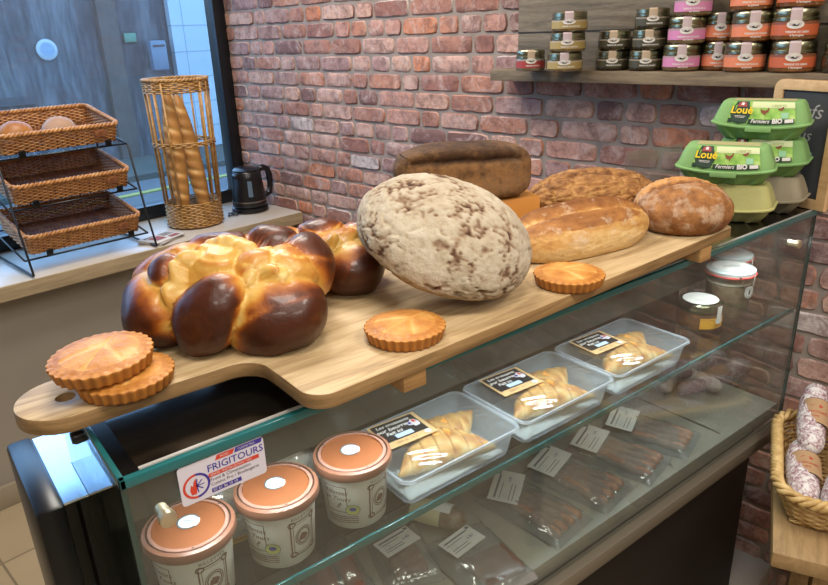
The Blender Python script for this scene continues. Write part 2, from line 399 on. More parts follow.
# low worktop along the brick wall under the ledge level
wt=thing('worktop','grey low worktop against the brick wall below the window ledge','worktop',rm(1.678,1.9,0),DL)
m=MB(); m.box((0,0,.78),(.26,1.14,.04),.004); m.build('top',pm('grey_top','#8d8781',.5),wt)
m=MB(); m.box((.01,0,.38),(.22,1.1,.76),.004); m.build('cabinet',M['darkbase'],wt)
# ================================================================== DISPLAY CASE
X0,X1,YF,YB,ZT=.109,1.60,.632,.94,1.22
dc=thing('display_case','low refrigerated glass display case with a black top and green-edged glass','display case',(.85,.78,0))
def dcb(name,mat,boxes,bev=0,smooth=38,label=None,parent=None):
    m=MB(); m.M=Matrix.Translation((-.85,-.78,0))
    for b in boxes:
        if len(b)>2: m.mi=b[2]
        m.box([(p+q)/2 for p,q in b[:1][0]],[q-p for p,q in b[0]],bev if len(b)<2 or b[1] is None else b[1])
    o=m.build(name,mat,parent or dc,smooth=smooth)
    if label: o['label']=label
    return o
def B3(x0,x1,y0,y1,z0,z1): return ((x0,x1),(y0,y1),(z0,z1))
dcb('top_panel',M['blackgloss'],[(B3(X0+.022,1.66,YF+.012,.88,ZT-.012,ZT-.001),)],label='dusty black glossy top panel')
dcb('top_glass_edge',M['edge'],[(B3(X0,1.66,YF-.004,YF+.004,ZT-.011,ZT),),(B3(X0,X0+.006,YF-.004,.88,ZT-.011,ZT),)],.001,label='teal glass edge of the top')
dcb('top_trim',M['whiteline'],[(B3(X0+.022,1.66,YF+.005,YF+.0095,ZT-.006,ZT+.0005),)],label='thin white trim line')
dcb('side_trim',pm('dark_strip','#2e2d2c',.35,1),[(B3(X0+.006,X0+.0215,YF+.004,.88,ZT-.008,ZT),)])
fg=dcb('front_glass',M['front'],[(B3(X0+.001,X1,YF,YF+.006,.70,ZT-.011),)],smooth=0)
for xa,xb in ((X0,X0+.0055),(X1-.002,X1)): dcb('front_glass_edge',M['edge_dim'],[(B3(xa,xb,YF-.001,YF+.007,.70,ZT-.011),)],label='dark green vertical glass edge')
for xa in (X0,X1-.006): dcb('end_glass',M['glass'],[(B3(xa,xa+.006,YF+.007,.93,.70,ZT-.012),)],smooth=0)
sh=dcb('glass_shelf',M['glass'],[(B3(X0+.01,X1-.01,YF+.012,.90,.981,.989),)],smooth=0)
dcb('shelf_edge',M['edge'],[(B3(X0+.01,X1-.01,YF+.008,YF+.012,.9775,.9895),)],.001,label='teal front edge of the glass shelf')
dcb('valance',M['panel'],[(B3(X0+.008,X1-.06,.800,.812,1.045,ZT-.013),)],.002)
dcb('back_panel',M['panel'],[(B3(X0+.008,X1-.01,YB-.008,YB,.735,1.08),)],label='greige inner back panel')
dcb('deck',pm('deck_steel','#a09c92',.4,.2,var=.15,scale=7),[(B3(X0+.008,X1-.008,YF+.01,YB-.01,.70,.735),)],.002)
for x in (.42,.60,.79,.98,1.17,1.36): dcb('deck_divider',M['steel'],[(B3(x,x+.004,YF+.03,YB-.02,.735,.7365),)])
dcb('bottom_rail',pm('greige_rail','#7a7264',.4,.3),[(B3(X0-.003,X1+.003,YF-.018,YF+.008,.668,.70),),(B3(X0-.003,X1+.003,YF-.010,YF+.004,.655,.668),)],.003)
dcb('base',M['darkbase'],[(B3(X0+.03,X1-.02,YF+.05,1.03,.0,.70),)],.003)
dcb('side_panel',M['blacklam'],[(B3(.045,.079,.83,1.04,0,1.088),)],.007,label='black rounded side panel')
dcb('rear_top',M['mirror'],[(B3(.0795,.1085,.846,1.04,1.078,1.081),),(B3(.1085,X1,.942,1.04,1.05,1.079),)],label='polished steel rear top')
dcb('rear_body',M['blacklam'],[(B3(.0795,.1075,.98,1.03,0,1.0775),),(B3(.1085,X1,.942,1.03,.70,1.05),)])
tb_=dcb('lamp_tube',None or pm('lamp_housing','#c9c9c4',.4),[(B3(X0+.03,X1-.03,YF+.018,YF+.034,ZT-.021,ZT-.013),)],.002)
ld=bpy.data.lights.new('case_lamp','AREA'); ld.shape='RECTANGLE'; ld.size=1.4; ld.size_y=.012; ld.energy=3.4; ld.color=(.92,.97,1); ld.spread=R(115)
lo=bpy.data.objects.new('case_lamp',ld); COL.objects.link(lo); lo.location=((X0+X1)/2,YF+.026,ZT-.0225)
for kx,kz in ((.146,1.159),(1.52,1.159)):
    m=MB(); m.M=Matrix.Translation((kx-.85,YF-.78,kz))@Matrix.Rotation(PI/2,4,'X'); m.lathe([(0,-.015),(.007,-.015),(.007,0),(.009,.0005),(.0095,.005),(.009,.010),(.005,.0115),(0,.0115)],24); m.build('fixing_knob',pm('brass_knob','#c5b598',.35,.7),dc)
m=MB(); m.M=Matrix.Translation((X0-.85,.80-.78,1.19))@Matrix.Rotation(-PI/2,4,'Y'); m.lathe([(0,-.01),(.008,-.01),(.009,.006),(.007,.01),(0,.01)],20); m.build('fixing_knob',M['black'],dc)
# sticker on the front glass
st=thing('sticker','white rounded company sticker reading FRIGITOURS on the front glass','sticker',(.2125,YF-.0015,1.1605))
m=MB(); m.M=Matrix.Rotation(PI/2,4,'X'); m.prism([(x,y+.0235) for x,y in rrect(.0485,.0235,.004)],0,.001); m.build('card',pm('sticker_white','#cfcbd6',.35),st)
def flat(parent,name,mat,items,z,base=None):
    """flat printed shapes in the XY plane of a card, lifted by z"""
    m=MB(); m.M=base if base is not None else Matrix()
    for vs,fs,dx,dy in items: m.raw(vs,fs,lambda p:(p[0]+dx,p[1]+dy,z))
    return m.build(name,mat,parent,smooth=0,recalc=False)
XZ=Matrix.Rotation(PI/2,4,'X')
RED=pm('print_red','#c8402e',.45); BLU=pm('print_indigo','#3b2f8f',.45)
def para(x0,x1,y0,y1,s=.003): return poly2([(x0,y0),(x1,y0),(x1+s,y1),(x0+s,y1)])
t=lambda b,s,dx,dy,al='LEFT',**k:(*text(b,s,al,**k),dx,dy)
flat(st,'red_print',RED,[(*disc(0,0,.0148,n=24,r0=.0122,a0=PI/2,a1=1.5*PI),-.031,.0195),(*para(-.008,.012,.0405,.0462),0,0),(*poly2([(-.017,.0228),(.041,.0228),(.041,.0276),(-.017,.0276)]),0,0),(*poly2([(-.0065,-.009),(-.001,-.0095),(0,-.004),(0,.0095),(-.0025,.006),(-.004,.0005),(-.006,.003),(-.0075,-.003)]),-.031,.0195)],.0013,XZ)
sf=[(*rect(-.0005,.0085,-.0005,.0005),-.031,.0195)]
for a in (-PI/2.2,-PI/4.5,PI/4.5,PI/2.2):
    ca,sa=math.cos(a),math.sin(a); sf.append((*poly2([(.0006*sa,-.0006*ca),(.0085*ca+.0006*sa,.0085*sa-.0006*ca),(.0085*ca-.0006*sa,.0085*sa+.0006*ca),(-.0006*sa,.0006*ca)]),-.031,.0195))
flat(st,'blue_print',BLU,[(*disc(0,0,.0148,n=24,r0=.0122,a0=-PI/2,a1=PI/2),-.031,.0195),(*para(.014,.0455,.0408,.0465,.002),0,0),(*poly2([(-.016,.0035),(.018,.0035),(.018,.0086),(-.016,.0086)]),0,0)]+sf+[t('FRIGITOURS',.0118,-.0178,.0335,bold=.00012)],.0013,XZ)
flat(st,'small_lettering',M['ink'],[t('Froid & Climatisation',.0054,-.016,.0192),t('Cuisine Pro / Boulangerie',.0054,-.016,.0136)],.0013,XZ)
flat(st,'reversed_lettering',M['white'],[t('VENTE / INSTALLATION / SAV',.0036,-.0155,.0252),t('07 61 96 10 10',.0046,-.0145,.006),t('FROID',.0034,-.002,.0433),t('CUISINE PRO',.0034,.018,.0436)],.0016,XZ)
# ================================================================== WICKER
def cane(name,stops): 
    n=N(name); c=n.coord(); z=n.noise(c,45,4,.6); b=n.bsdf(n.ramp(z,stops),.45); n.bump(b,n.noise(c,160,3),.2,.001); return n.m
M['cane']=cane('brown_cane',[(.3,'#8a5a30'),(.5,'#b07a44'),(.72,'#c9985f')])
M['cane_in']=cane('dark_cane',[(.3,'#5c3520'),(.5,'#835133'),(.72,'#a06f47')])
M['cane_pale']=cane('tan_cane',[(.3,'#8a6434'),(.5,'#ab8148'),(.72,'#c79e62')])
M['straw']=cane('straw_cane',[(.3,'#a98650'),(.5,'#c9a76c'),(.72,'#dcc08a')])
def loop_rect(hx,hy,r,step):
    """closed rounded rectangle sampled at even steps"""
    P=rrect(hx,hy,r,8); P=[Vector((x,y)) for x,y in P]; L=[0]
    for i in range(len(P)): L.append(L[-1]+(P[(i+1)%len(P)]-P[i]).length)
    n=int(round(L[-1]/step/2))*2; out=[]
    for k in range(n):
        s=L[-1]*k/n
        for i in range(len(P)):
            if L[i+1]>=s:
                f=(s-L[i])/max(1e-9,L[i+1]-L[i]); out.append(P[i].lerp(P[(i+1)%len(P)],f)); break
    return out
def normals(P):
    out=[]
    for i in range(len(P)):
        d=P[(i+1)%len(P)]-P[i-1]; out.append(Vector((d.y,-d.x)).normalized())
    return out
def weave(m,path,z0,z1,row,rad,amp,flare=0.0,sides=5,slope=0.0):
    """rows of cane woven in and out of upright stakes round a closed path; flare leans the wall out"""
    nr=normals(path); rows=max(1,int((z1-z0)/row))
    for j in range(rows):
        z=z0+(j+.5)*(z1-z0)/rows; off=flare*(z-z0)/(z1-z0); pts=[]
        for i,(p,q) in enumerate(zip(path,nr)):
            s=1 if (i+j)%2==0 else -1; d=off+amp*s
            pts.append((p.x+q.x*d,p.y+q.y*d,z+.0006*math.sin(i*1.7+j)))
        m.tube(pts,rad,sides,closed=True)
def stakes(m,path,z0,z1,rad,flare=0.0,every=1,sides=5):
    nr=normals(path)
    for i in range(0,len(path),every):
        p,q=path[i],nr[i]; m.tube([(p.x,p.y,z0),(p.x+q.x*flare,p.y+q.y*flare,z1)],rad,sides)
def rope(m,path,z,rad,off=0.0,turns=40,strands=2,n=6,sub=4,wob=.8):
    """twisted border"""
    nr=normals(path); K=len(path)
    for s in range(strands):
        pts=[]
        for i in range(K*sub):
            f=i/sub; a=int(f)%K; b=(a+1)%K; u=f-int(f); p=path[a].lerp(path[b],u); q=nr[a].lerp(nr[b],u).normalized()
            ph=2*PI*(turns*i/(K*sub)+s/strands); pts.append((p.x+q.x*(off+rad*wob*math.cos(ph)),p.y+q.y*(off+rad*wob*math.cos(ph)),z+rad*wob*math.sin(ph)))
        m.tube(pts,rad,n,closed=True)
def flatweave(m,hx,hy,z,row,rad,stake,amp):
    n=int(2*hx/row); k=int(2*hy/stake)
    for i in range(n):
        x=-hx+(i+.5)*2*hx/n
        m.tube([(x,-hy+2*hy*j/(k*1),z+(amp if (i+j)%2 else -amp)) for j in range(k+1)],rad,5)
    for j in range(k): y=-hy+(j+.5)*2*hy/k; m.tube([(-hx,y,z),(hx,y,z)],rad*.9,5)
# --- three sloping wicker trays on a black wire rack
TH,TW,TD=.075,.415,.29
TILT=R(11)
def make_tray(label):
    t=thing('wicker_tray',label,'tray',group='wicker trays on the bread rack')
    P=loop_rect(TW/2-.012,TD/2-.012,.012,.017)
    m=MB(); weave(m,P,.006,TH-.005,.0054,.0032,.0024,.008); m.build('woven_wall',M['cane'],t,smooth=180)
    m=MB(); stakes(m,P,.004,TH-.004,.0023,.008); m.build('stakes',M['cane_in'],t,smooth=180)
    m=MB(); rope(m,P,TH-.003,.0052,.008,46); o=m.build('rim',M['cane'],t,smooth=180)
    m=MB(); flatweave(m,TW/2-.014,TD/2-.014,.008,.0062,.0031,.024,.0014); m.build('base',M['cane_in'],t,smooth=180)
    m=MB(); m.box((.13,-TD/2-.0055,.045),(.042,.003,.024),.001); o=m.build('front_patch',M['cane_in'],t); o['label']='small dark brown patch on the front'
    return t
def tray_loc(zr,yf):                        # front rim height and front distance -> origin at tray base centre
    c,s=math.cos(TILT),math.sin(TILT)
    return rm(.905,yf+TD/2*c+TH*s,zr-TH*c+TD/2*s)
spec=[('lowest brown wicker tray of the black rack, empty',1.004,2.535),('middle brown wicker tray of the black rack, empty',1.174,2.56),('top brown wicker tray of the black rack holding two rolls',1.341,2.585)]
t0=make_tray(spec[0][0])
for i,(lab,zr,yf) in enumerate(spec):
    if i==0: o=t0; o.location=tray_loc(zr,yf); o.rotation_euler=(TILT,0,DL)
    else: dup(t0,tray_loc(zr,yf),(TILT,0,DL),lab)
rk=thing('bread_rack','black wire three-tier bread rack on the window ledge','rack',rm(.905,2.62,.876),DL)
zf=.876
def rloc(x,y,z): return (x-.905,y-2.62,z-zf)
for sx in (.683,1.127):
    m=MB(); m.tube([rloc(sx,2.86,.882),rloc(sx,2.50,.882),rloc(sx,2.49,.884),rloc(sx,2.492,.895),rloc(sx,2.53,1.02),rloc(sx,2.585,1.258),rloc(sx,2.595,1.264),rloc(sx,2.865,1.31),rloc(sx,2.868,.89),rloc(sx,2.86,.882)],.004,8); m.build('side_frame',M['wire'],rk,smooth=180)
for lab,zr,yf in spec:
    c,s=math.cos(TILT),math.sin(TILT)
    yb=yf+TH*s; zb=zr-TH*c
    m=MB()
    for dy,dz in ((-.004*c,-.004*s-.004),(TD*c,TD*s-.006)): m.tube([rloc(.683,yb+dy,zb+dz),rloc(1.127,yb+dy,zb+dz)],.0036,8)
    for xx in (.683,1.127): m.tube([rloc(xx,yb,zb-.005),rloc(xx,yb+TD*c,zb+TD*s-.006)],.0036,8)
    m.build('tray_support',M['wire'],rk,smooth=180)
    for xx in (.765,1.06):
        m=MB(); m.M=Matrix.Translation(rloc(xx,yb-.006*c,zb))@Matrix.Rotation(TILT,4,'X'); m.box((0,-.002,.008),(.022,.008,.024),.002); m.build('clip',M['wire'],rk)
# rolls in the top tray
def bread(name,label,cat,sub,rad,loc,rot,mat,kfun=None,dfun=None,flat=.35,group=None,parent=None,sq=2.0):
    """loaf: a rounded body on a flat foot; dfun displaces, kfun gives the crust value"""
    V,F=ico(sub); out=[];ks=[]
    for p in V:
        x,y,z=p
        if z<-flat: z=-flat+(z+flat)*.15
        q=Vector((x*rad[0],y*rad[1],(z+flat+.02)*rad[2]))
        nv=Vector((p[0]/rad[0],p[1]/rad[1],p[2]/rad[2])).normalized()
        d=dfun(p,q) if dfun else 0
        out.append(q+nv*d); ks.append(kfun(p,q,d) if kfun else .5)
    o=kmesh(name,out,F,ks,mat,parent,loc,rot)
    if label: tag(o,label,cat,group)
    return o
M['bun']=crust('bun_crust',[(0,'#d9b57c'),(.5,'#b98245'),(1,'#8f5626')],.3,30,.45,.1,60)
M['bun2']=crust('floury_bun_crust',[(0,'#cbb9a6'),(.5,'#b79b86'),(1,'#9a7458')],.3,30,.6,.1,60)
c,s=math.cos(TILT),math.sin(TILT)
for (x,mt,lab) in ((.79,'bun','golden round roll lying left in the top wicker tray'),(.935,'bun2','pale floury roll lying right in the top wicker tray')):
    zr,yf=spec[2][1:]; l=rm(x,yf+TH*s+.10*c-.016*s,zr-TH*c+.10*s+.016*c)
    bread('bread_roll',lab,'roll',4,(.062,.05,.055),l,(TILT,0,DL),M[mt],lambda p,q,d:.5+.4*p[2],lambda p,q:.004*nz(q,18),group='rolls in the wicker tray')
# --- tall baguette basket
bk=thing('baguette_basket','tall tan wicker basket with open bars holding baguettes','basket',rm(1.415,2.70,.876),DL)
def circ(r,n): return [Vector((r*math.cos(-2*PI*i/n),r*math.sin(-2*PI*i/n))) for i in range(n)]
BR,BH=.114,.595
FL=.011
P=circ(BR,36)
m=MB(); weave(m,P,.006,.105,.0066,.0034,.003,.004); m.build('woven_foot',M['cane_pale'],bk,smooth=180)
m=MB(); nb=20
P2=circ(BR,nb)
for i in range(nb):
    p=P2[i]; q=p.normalized()
    if -2.35<math.atan2(p.y,p.x)<-1.35: continue
    m.tube([(p.x,p.y,.1),(p.x+q.x*FL,p.y+q.y*FL,BH-.01)],.0042,7)
m.build('bars',M['cane_pale'],bk,smooth=180)
P3=circ(BR+FL*.6,36)
m=MB(); weave(m,P3,.335,.355,.0065,.0034,.004,.001); m.build('middle_band',M['cane_pale'],bk,smooth=180)
P4=circ(BR+FL*.95,36)
m=MB(); weave(m,P4,BH-.05,BH,.0066,.0034,.0032,.001); rope(m,P4,BH,.0045,0,26); m.build('top_band',M['cane_pale'],bk,smooth=180)
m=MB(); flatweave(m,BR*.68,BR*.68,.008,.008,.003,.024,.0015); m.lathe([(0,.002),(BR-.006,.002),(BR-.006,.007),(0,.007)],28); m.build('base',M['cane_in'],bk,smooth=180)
M['bag']=crust('baguette_crust',[(0,'#e3c592'),(.4,'#c79756'),(1,'#8f5a28')],.3,25,.5,.2,70)
def baguette(label,base,top,r,rot=0):
    L=(Vector(top)-Vector(base)).length; nl,nc=120,22; vs=[];fs=[];ks=[]
    for i in range(nl+1):
        u=i/nl; e=min(1,math.sin(PI*min(1,max(0,u)))**.38) if 0<u<1 else 0
        for j in range(nc):
            a=2*PI*j/nc; rr=r*e
            # slanted scores on the side a=0
            w=max(0,math.cos(a)); ph=(u*6.2+.20*math.sin(a))%1; sc_=math.exp(-((ph-.5)/.13)**2)*w**1.5
            rr*=1+.16*w*math.sin(PI*ph)-.22*sc_+.02*nz((u*9,math.cos(a),math.sin(a)),2)
            vs.append((rr*math.cos(a)*1.05,rr*math.sin(a)*.95,u*L)); ks.append(.62-.75*sc_+.25*w*math.sin(PI*ph))
    for i in range(nl):
        for j in range(nc): fs.append((i*nc+j,i*nc+(j+1)%nc,(i+1)*nc+(j+1)%nc,(i+1)*nc+j))
    zz=(Vector(top)-Vector(base)).normalized(); xx=Vector((-.5,-.85,.1)); xx=(xx-zz*xx.dot(zz)).normalized(); o=kmesh('baguette',vs,fs,ks,M['bag'],None,base,(Matrix((xx,zz.cross(xx),zz)).transposed()).to_euler())
    return tag(o,label,'baguette','baguettes in the tall basket')
baguette('golden baguette standing frontmost and left in the tall basket',rm(1.352,2.67,.893),rm(1.365,2.69,1.43),.039,R(-150))
baguette('baguette leaning right-hand side of the tall basket',rm(1.462,2.68,.893),rm(1.428,2.735,1.41),.038,R(-150))
# --- kettle
kt=thing('electric_kettle','black electric kettle on its base at the end of the window ledge','kettle',rm(1.69,2.70,.876),DL)
kb=pm('kettle_black','#131316',.3)
m=MB(); m.lathe([(0,0),(.078,0),(.082,.006),(.08,.02),(.06,.026),(0,.026)],40); m.build('power_base',kb,kt)
m=MB(); m.lathe([(0,.027),(.074,.027),(.076,.034),(.0745,.05),(.071,.09),(.066,.15),(.063,.178),(.060,.182),(0,.182)],48); m.box((-.062,-.01,.166),(.03,.04,.022),.008); m.build('body',kb,kt)
m=MB(); m.lathe([(.0757,.047),(.0762,.047),(.0758,.053),(.0753,.053)],48); o=m.build('metal_band',M['steel'],kt); o['label']='thin steel band'
m=MB(); m.lathe([(0,.180),(.06,.181),(.061,.188),(.05,.196),(.02,.199),(0,.199)],40); m.build('lid',kb,kt)
m=MB(); m.tube([(.055,-.005,.18),(.085,-.008,.185),(.105,-.01,.175),(.112,-.011,.15),(.112,-.011,.10),(.104,-.01,.066),(.09,-.008,.06),(.068,-.006,.068)],[.012,.012,.012,.012,.011,.011,.011,.011],12,flat=1.2); m.build('handle',kb,kt,smooth=180)
m=MB(); m.M=Matrix.Rotation(R(-115),4,'Z'); m.lathe([(.0725,.075),(.0735,.075),(.067,.145),(.066,.145)],6,a0=-.14,a1=.14); o=m.build('water_gauge',pm('gauge','#5b6d80',.2),kt); o['label']='grey-blue water gauge'
m=MB(); m.tube([(-.075,-.03,.01),(-.10,-.045,.006),(-.125,-.02,.006),(-.11,.01,.006),(-.09,-.005,.008),(-.105,-.03,.010),(-.135,-.03,.006)],.0035,8); m.build('cord',kb,kt,smooth=180)
# --- newspaper
npz=thing('newspaper','folded newspapers lying on the ledge beside the bread rack','newspaper',rm(1.19,2.575,.876),DL+R(25))
for i,(z,a,cc) in enumerate(((0,0,'#b9b4ae'),(.005,.12,'#a9a3a0'),(.009,-.1,'#c6c0ba'))):
    m=MB(); m.M=Matrix.Rotation(a,4,'Z'); m.box((0,0,z+.0025),(.15,.11,.0035),.0008); m.build('sheet',pm('newsprint%d'%i,cc,.8),npz)
flat(npz,'printed_picture',pm('news_red','#8d4a48',.8),[(*rect(-.05,.0,-.03,.02),0,0),(*rect(.015,.06,-.045,-.02),0,0)],.0146,Matrix.Rotation(-.1,4,'Z'))
flat(npz,'printed_lines',pm('news_ink','#5e5b5a',.8),[(*rect(.01,.065,y,y+.004),0,0) for y in (-.005,.006,.017,.028)]+[(*rect(-.06,.0,.028,.036),0,0)],.0146,Matrix.Rotation(-.1,4,'Z'))
# ================================================================== SERVING BOARD
ZB=1.264
sb=thing('serving_board','long light oak paddle-shaped serving board across the glass case','board',(.7,.74,1.2205))
def arc(cx,cy,r,a0,a1,n=8): return [(cx+r*math.cos(a0+(a1-a0)*i/n),cy+r*math.sin(a0+(a1-a0)*i/n)) for i in range(n+1)]
out=[]
out+=arc(.100,.759,.052,R(92),R(262),16)             # round handle tip
out+=[(.17,.7085),(.235,.7065)]
out+=arc(.262,.672,.0345,R(92),R(10),6)
out+=[(.2965,.64)]
out+=arc(.326,.600,.030,R(185),R(272),8)
out+=[(.6,.582),(.9,.596)]
out+=arc(1.190,.627,.016,R(-85),R(3),5)
out+=arc(1.180,.952,.016,R(0),R(92),5)
out+=[(.9,.955),(.6,.941)]
out+=arc(.345,.88,.05,R(95),R(175),6)
out+=[(.293,.85)]
out+=arc(.268,.838,.026,R(0),R(-90),5)
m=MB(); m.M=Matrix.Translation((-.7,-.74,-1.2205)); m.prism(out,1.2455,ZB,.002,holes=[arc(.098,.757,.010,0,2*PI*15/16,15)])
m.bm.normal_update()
for f in m.bm.faces: f.material_index=1 if abs(f.normal.z)<.5 else 0  # upright side faces take a darker oak than the top
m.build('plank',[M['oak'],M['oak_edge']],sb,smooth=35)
for x,w,yf in ((.439,.034,.582),(1.108,.034,.606)):
    m=MB(); m.M=Matrix.Translation((-.7,-.74,-1.2205)); m.box((x,(yf+.91)/2,1.2329),(w,.91-yf,.0246),.001); m.build('cleat',M['oak_dark'],sb)
# ================================================================== BREADS
ZL=ZB+.001
# --- brioches: strands that bulge out of one another
M['brioche']=crust('brioche_crust',[(0,'#d2b670'),(.22,'#c99c4a'),(.4,'#b4722a'),(.58,'#864515'),(.8,'#56260b'),(1,'#411c0a')],.5,26,.4,.4,70,coat=.18)
def brioche(label,loc,rz,lobes,seed,core):
    V,F=ico(6); V=V/np.linalg.norm(V,axis=1)[:,None]
    O=np.array(core); best=np.full((len(lobes),len(V)),0.0)
    for i,(c,r,tilt,br,bd) in enumerate(lobes):
        Mx=np.array(Matrix.Rotation(R(tilt[1]),3,tilt[0]).transposed()) if tilt else np.eye(3)
        o=(Mx@(O-np.array(c)))/np.array(r); d=(V@Mx.T)/np.array(r)
        a=(d*d).sum(1); b=d@o; cc=o@o-1; disc_=b*b-a*cc
        tt=np.where(disc_>0,(-b+np.sqrt(np.maximum(disc_,0)))/a,0); best[i]=np.maximum(tt,0)
    srt=np.sort(best,axis=0); top=srt[-1]; gap=(srt[-1]-srt[-2]); who=best.argmax(0)
    out=[];ks=[]
    for i,(d,t_,g,wi) in enumerate(zip(V,top,gap,who)):
        c,r,tilt,br,bd=lobes[wi]
        rr=t_-.006*math.exp(-g/.004)
        p=O+d*rr; p=Vector(p)
        fine=.6*fbm((p.x,p.y,p.z),26,seed,4); rr+=.0022*fine+.0055*mn.noise(Vector((p.x*22,p.y*22,p.z*22+seed)))
        # torn, stringy crumb near the seams
        q=(Vector(p)-Vector(c)); bdir=Vector(bd).normalized()
        prox=max(0,min(1,g/.016))
        gq=max(0,min(1,.5+q.dot(bdir)/(1.25*max(r))))
        k=.08+br*1.0*max(0,min(1,(gq-.18+.14*fine+.16*mn.noise(Vector((q.x*32,q.y*32,q.z*32+wi))))*1.5))**1.3*(.25+.75*prox**.7)
        along=q.cross(bdir).length
        st_=mn.noise(Vector((q.dot(bdir)*38,along*170,wi*3.1+q.z*25)))
        rn=1-abs(mn.noise(Vector((q.dot(bdir)*9+wi*5,along*34,q.z*9+seed)))); k-=.34*max(0,(rn-.90)/.10)*(k>.35)
        k+= .07*fine+.24*st_*max(.2,1-k*1.6)
        rr+=.0022*st_*max(.12,1-k*1.5)
        p=O+d*rr; z=max(0.0,p[2]); out.append((p[0],p[1],z)); ks.append(max(0,min(1,k)))
    o=kmesh('brioche',out,F,ks,M['brioche'],None,loc,(0,0,rz)); return tag(o,label,'brioche','brioches on the board')
# local x runs to the right of the viewer, local y away from the viewer
BRZ=R(-38)
lob=[((-.082,-.015,.040),(.050,.060,.050),('Z',20),1.0,(-.7,-.5,-.5)),
     ((-.008,-.060,.046),(.040,.041,.058),('Y',38),1.1,(-.15,-.8,.0)),
     ((.064,-.044,.036),(.066,.052,.050),('Y',-20),1.1,(.6,-.5,-.55)),
     ((-.066,-.022,.086),(.026,.028,.028),('Y',20),.8,(-.3,-.5,.6)),
     ((-.050,.008,.072),(.052,.050,.044),('Y',15),.28,(-.5,0,1)),
     ((.000,-.010,.074),(.055,.046,.044),('Y',25),.16,(0,-.2,1)),
     ((.044,-.020,.083),(.036,.036,.034),('Y',-25),.34,(.1,-.1,1)),
     ((.078,-.008,.078),(.040,.045,.034),('Y',30),.30,(.3,-.2,.9)),
     ((.090,.030,.068),(.040,.052,.050),('Y',20),.9,(.3,.1,.9)),
     ((-.012,.040,.088),(.055,.034,.034),('Y',8),.75,(-.1,-.1,1)),
     ((.046,.048,.090),(.045,.03,.034),('Y',-10),.95,(.1,0,.9)),
     ((-.085,.035,.055),(.048,.045,.045),None,.6,(-.6,0,.5)),
     ((.020,-.042,.083),(.034,.011,.014),('Z',35),.04,(0,0,1)),
     ((.034,-.050,.068),(.014,.012,.036),('Y',25),.05,(0,0,1)),
     ((.058,-.040,.092),(.030,.012,.013),('Z',-30),.18,(1,0,1)),
     ((.074,-.030,.088),(.012,.034,.014),('Z',20),.10,(0,0,1)),
     ((.048,-.012,.105),(.026,.013,.012),('Z',15),.22,(0,0,1)),
     ((-.024,-.020,.105),(.036,.013,.013),('Z',28),.06,(0,0,1)),
     ((-.046,-.040,.075),(.012,.013,.038),('Y',-12),.05,(0,0,1)),
     ((-.052,-.052,.052),(.013,.012,.036),('Y',-8),.06,(0,0,1)),
     ((.008,.005,.113),(.040,.014,.011),('Z',-18),.10,(0,0,1)),
     ((0,.01,.03),(.09,.06,.045),None,.5,(0,0,1))]
brioche('large plaited golden-brown brioche on the board handle, nearest the pies',(0.313,0.798,ZL),BRZ,lob,1,(0,0,.045))
lob2=[((.040,-.030,.036),(.050,.050,.042),('Y',-15),1.0,(.5,-.6,-.4)),((-.03,-.03,.045),(.045,.05,.045),None,.6,(-.3,-.6,.3)),
      ((.020,-.010,.066),(.040,.035,.024),('Y',-15),.25,(0,0,1)),((-.005,.025,.066),(.05,.04,.030),None,.85,(0,0,1)),((.050,.022,.055),(.042,.045,.036),None,.95,(.5,.1,.6)),
      ((.030,-.030,.074),(.030,.011,.010),('Z',30),.08,(0,0,1)),((.046,-.012,.070),(.012,.030,.012),('Z',20),.1,(0,0,1)),((.01,-.038,.064),(.012,.012,.030),('Y',25),.1,(0,0,1)),
      ((-.05,.02,.045),(.045,.045,.042),None,.7,(-.5,0,.6)),((0,0,.03),(.075,.065,.036),None,.5,(0,0,1))]
brioche('smaller brown brioche half hidden behind the large one',(0.490,0.860,ZL),R(-35),lob2,9,(0,0,.045))
m=MB(); m.box((0,0,.0008),(.10,.012,.0012),.0004); o=m.build('knife_blade',M['steel'],loc=(0.220,0.828,ZB+.0002),rot=(0,0,R(20))); tag(o,'thin steel blade lying under the large brioche','knife')
# --- big floury round loaf, tipped back
M['miche']=crust('floury_crust',[(0,'#c4baa6'),(.28,'#b0a28a'),(.48,'#917a62'),(.75,'#664936'),(1,'#3e291e')],.7,75,.9,1.0,150)
def miche():
    V,F=ico(6); out=[];ks=[]
    for p in V:
        x,y,z=p
        v=Vector((x*.127,y*.113,z*.067))
        if z<0: v.z*=.62
        wp=Vector((mn.noise(Vector(p)*3.1),mn.noise(Vector(p)*3.1+Vector((7,0,0))),mn.noise(Vector(p)*3.1+Vector((0,9,0)))))
        wq=Vector((mn.noise(Vector(p)*11),mn.noise(Vector(p)*11+Vector((7,0,0))),mn.noise(Vector(p)*11+Vector((0,9,0)))))
        s=Vector((x*2.0,y*2.0,z*1.2))+wp*.5+wq*.10
        dd=mn.voronoi(s)[0]; cr_=max(0,1-(dd[1]-dd[0])/.06)
        s2=Vector((x*5.5,y*5.5,z*4))+wp*.5+wq*.25
        d2=mn.voronoi(s2)[0]; c2=max(0,1-(d2[1]-d2[0])/.09)
        msk=max(0,min(1,.5+1.3*fbm(p,1.8,21,3)))
        ridge=fbm(p,5,1,5)
        n=Vector((x/.127,y/.113,z/.067)).normalized()
        v+=n*(.0011*ridge-.0030*cr_-.0016*c2*msk+.0035*mn.noise(Vector(p)*1.7))
        k=.12+.75*cr_*(.3+.7*msk)+.45*c2*msk-.10*ridge+.12*msk+(.55*max(0,-z-.05) if z<0 else 0)+.15*fbm(p,11,4,3)
        out.append(v); ks.append(max(0,min(1,k)))
    return out,F,ks
a,b_,k_=miche()
o=kmesh('round_loaf',a,b_,k_,M['miche'],None,(0.600,0.712,ZL+.083),None)
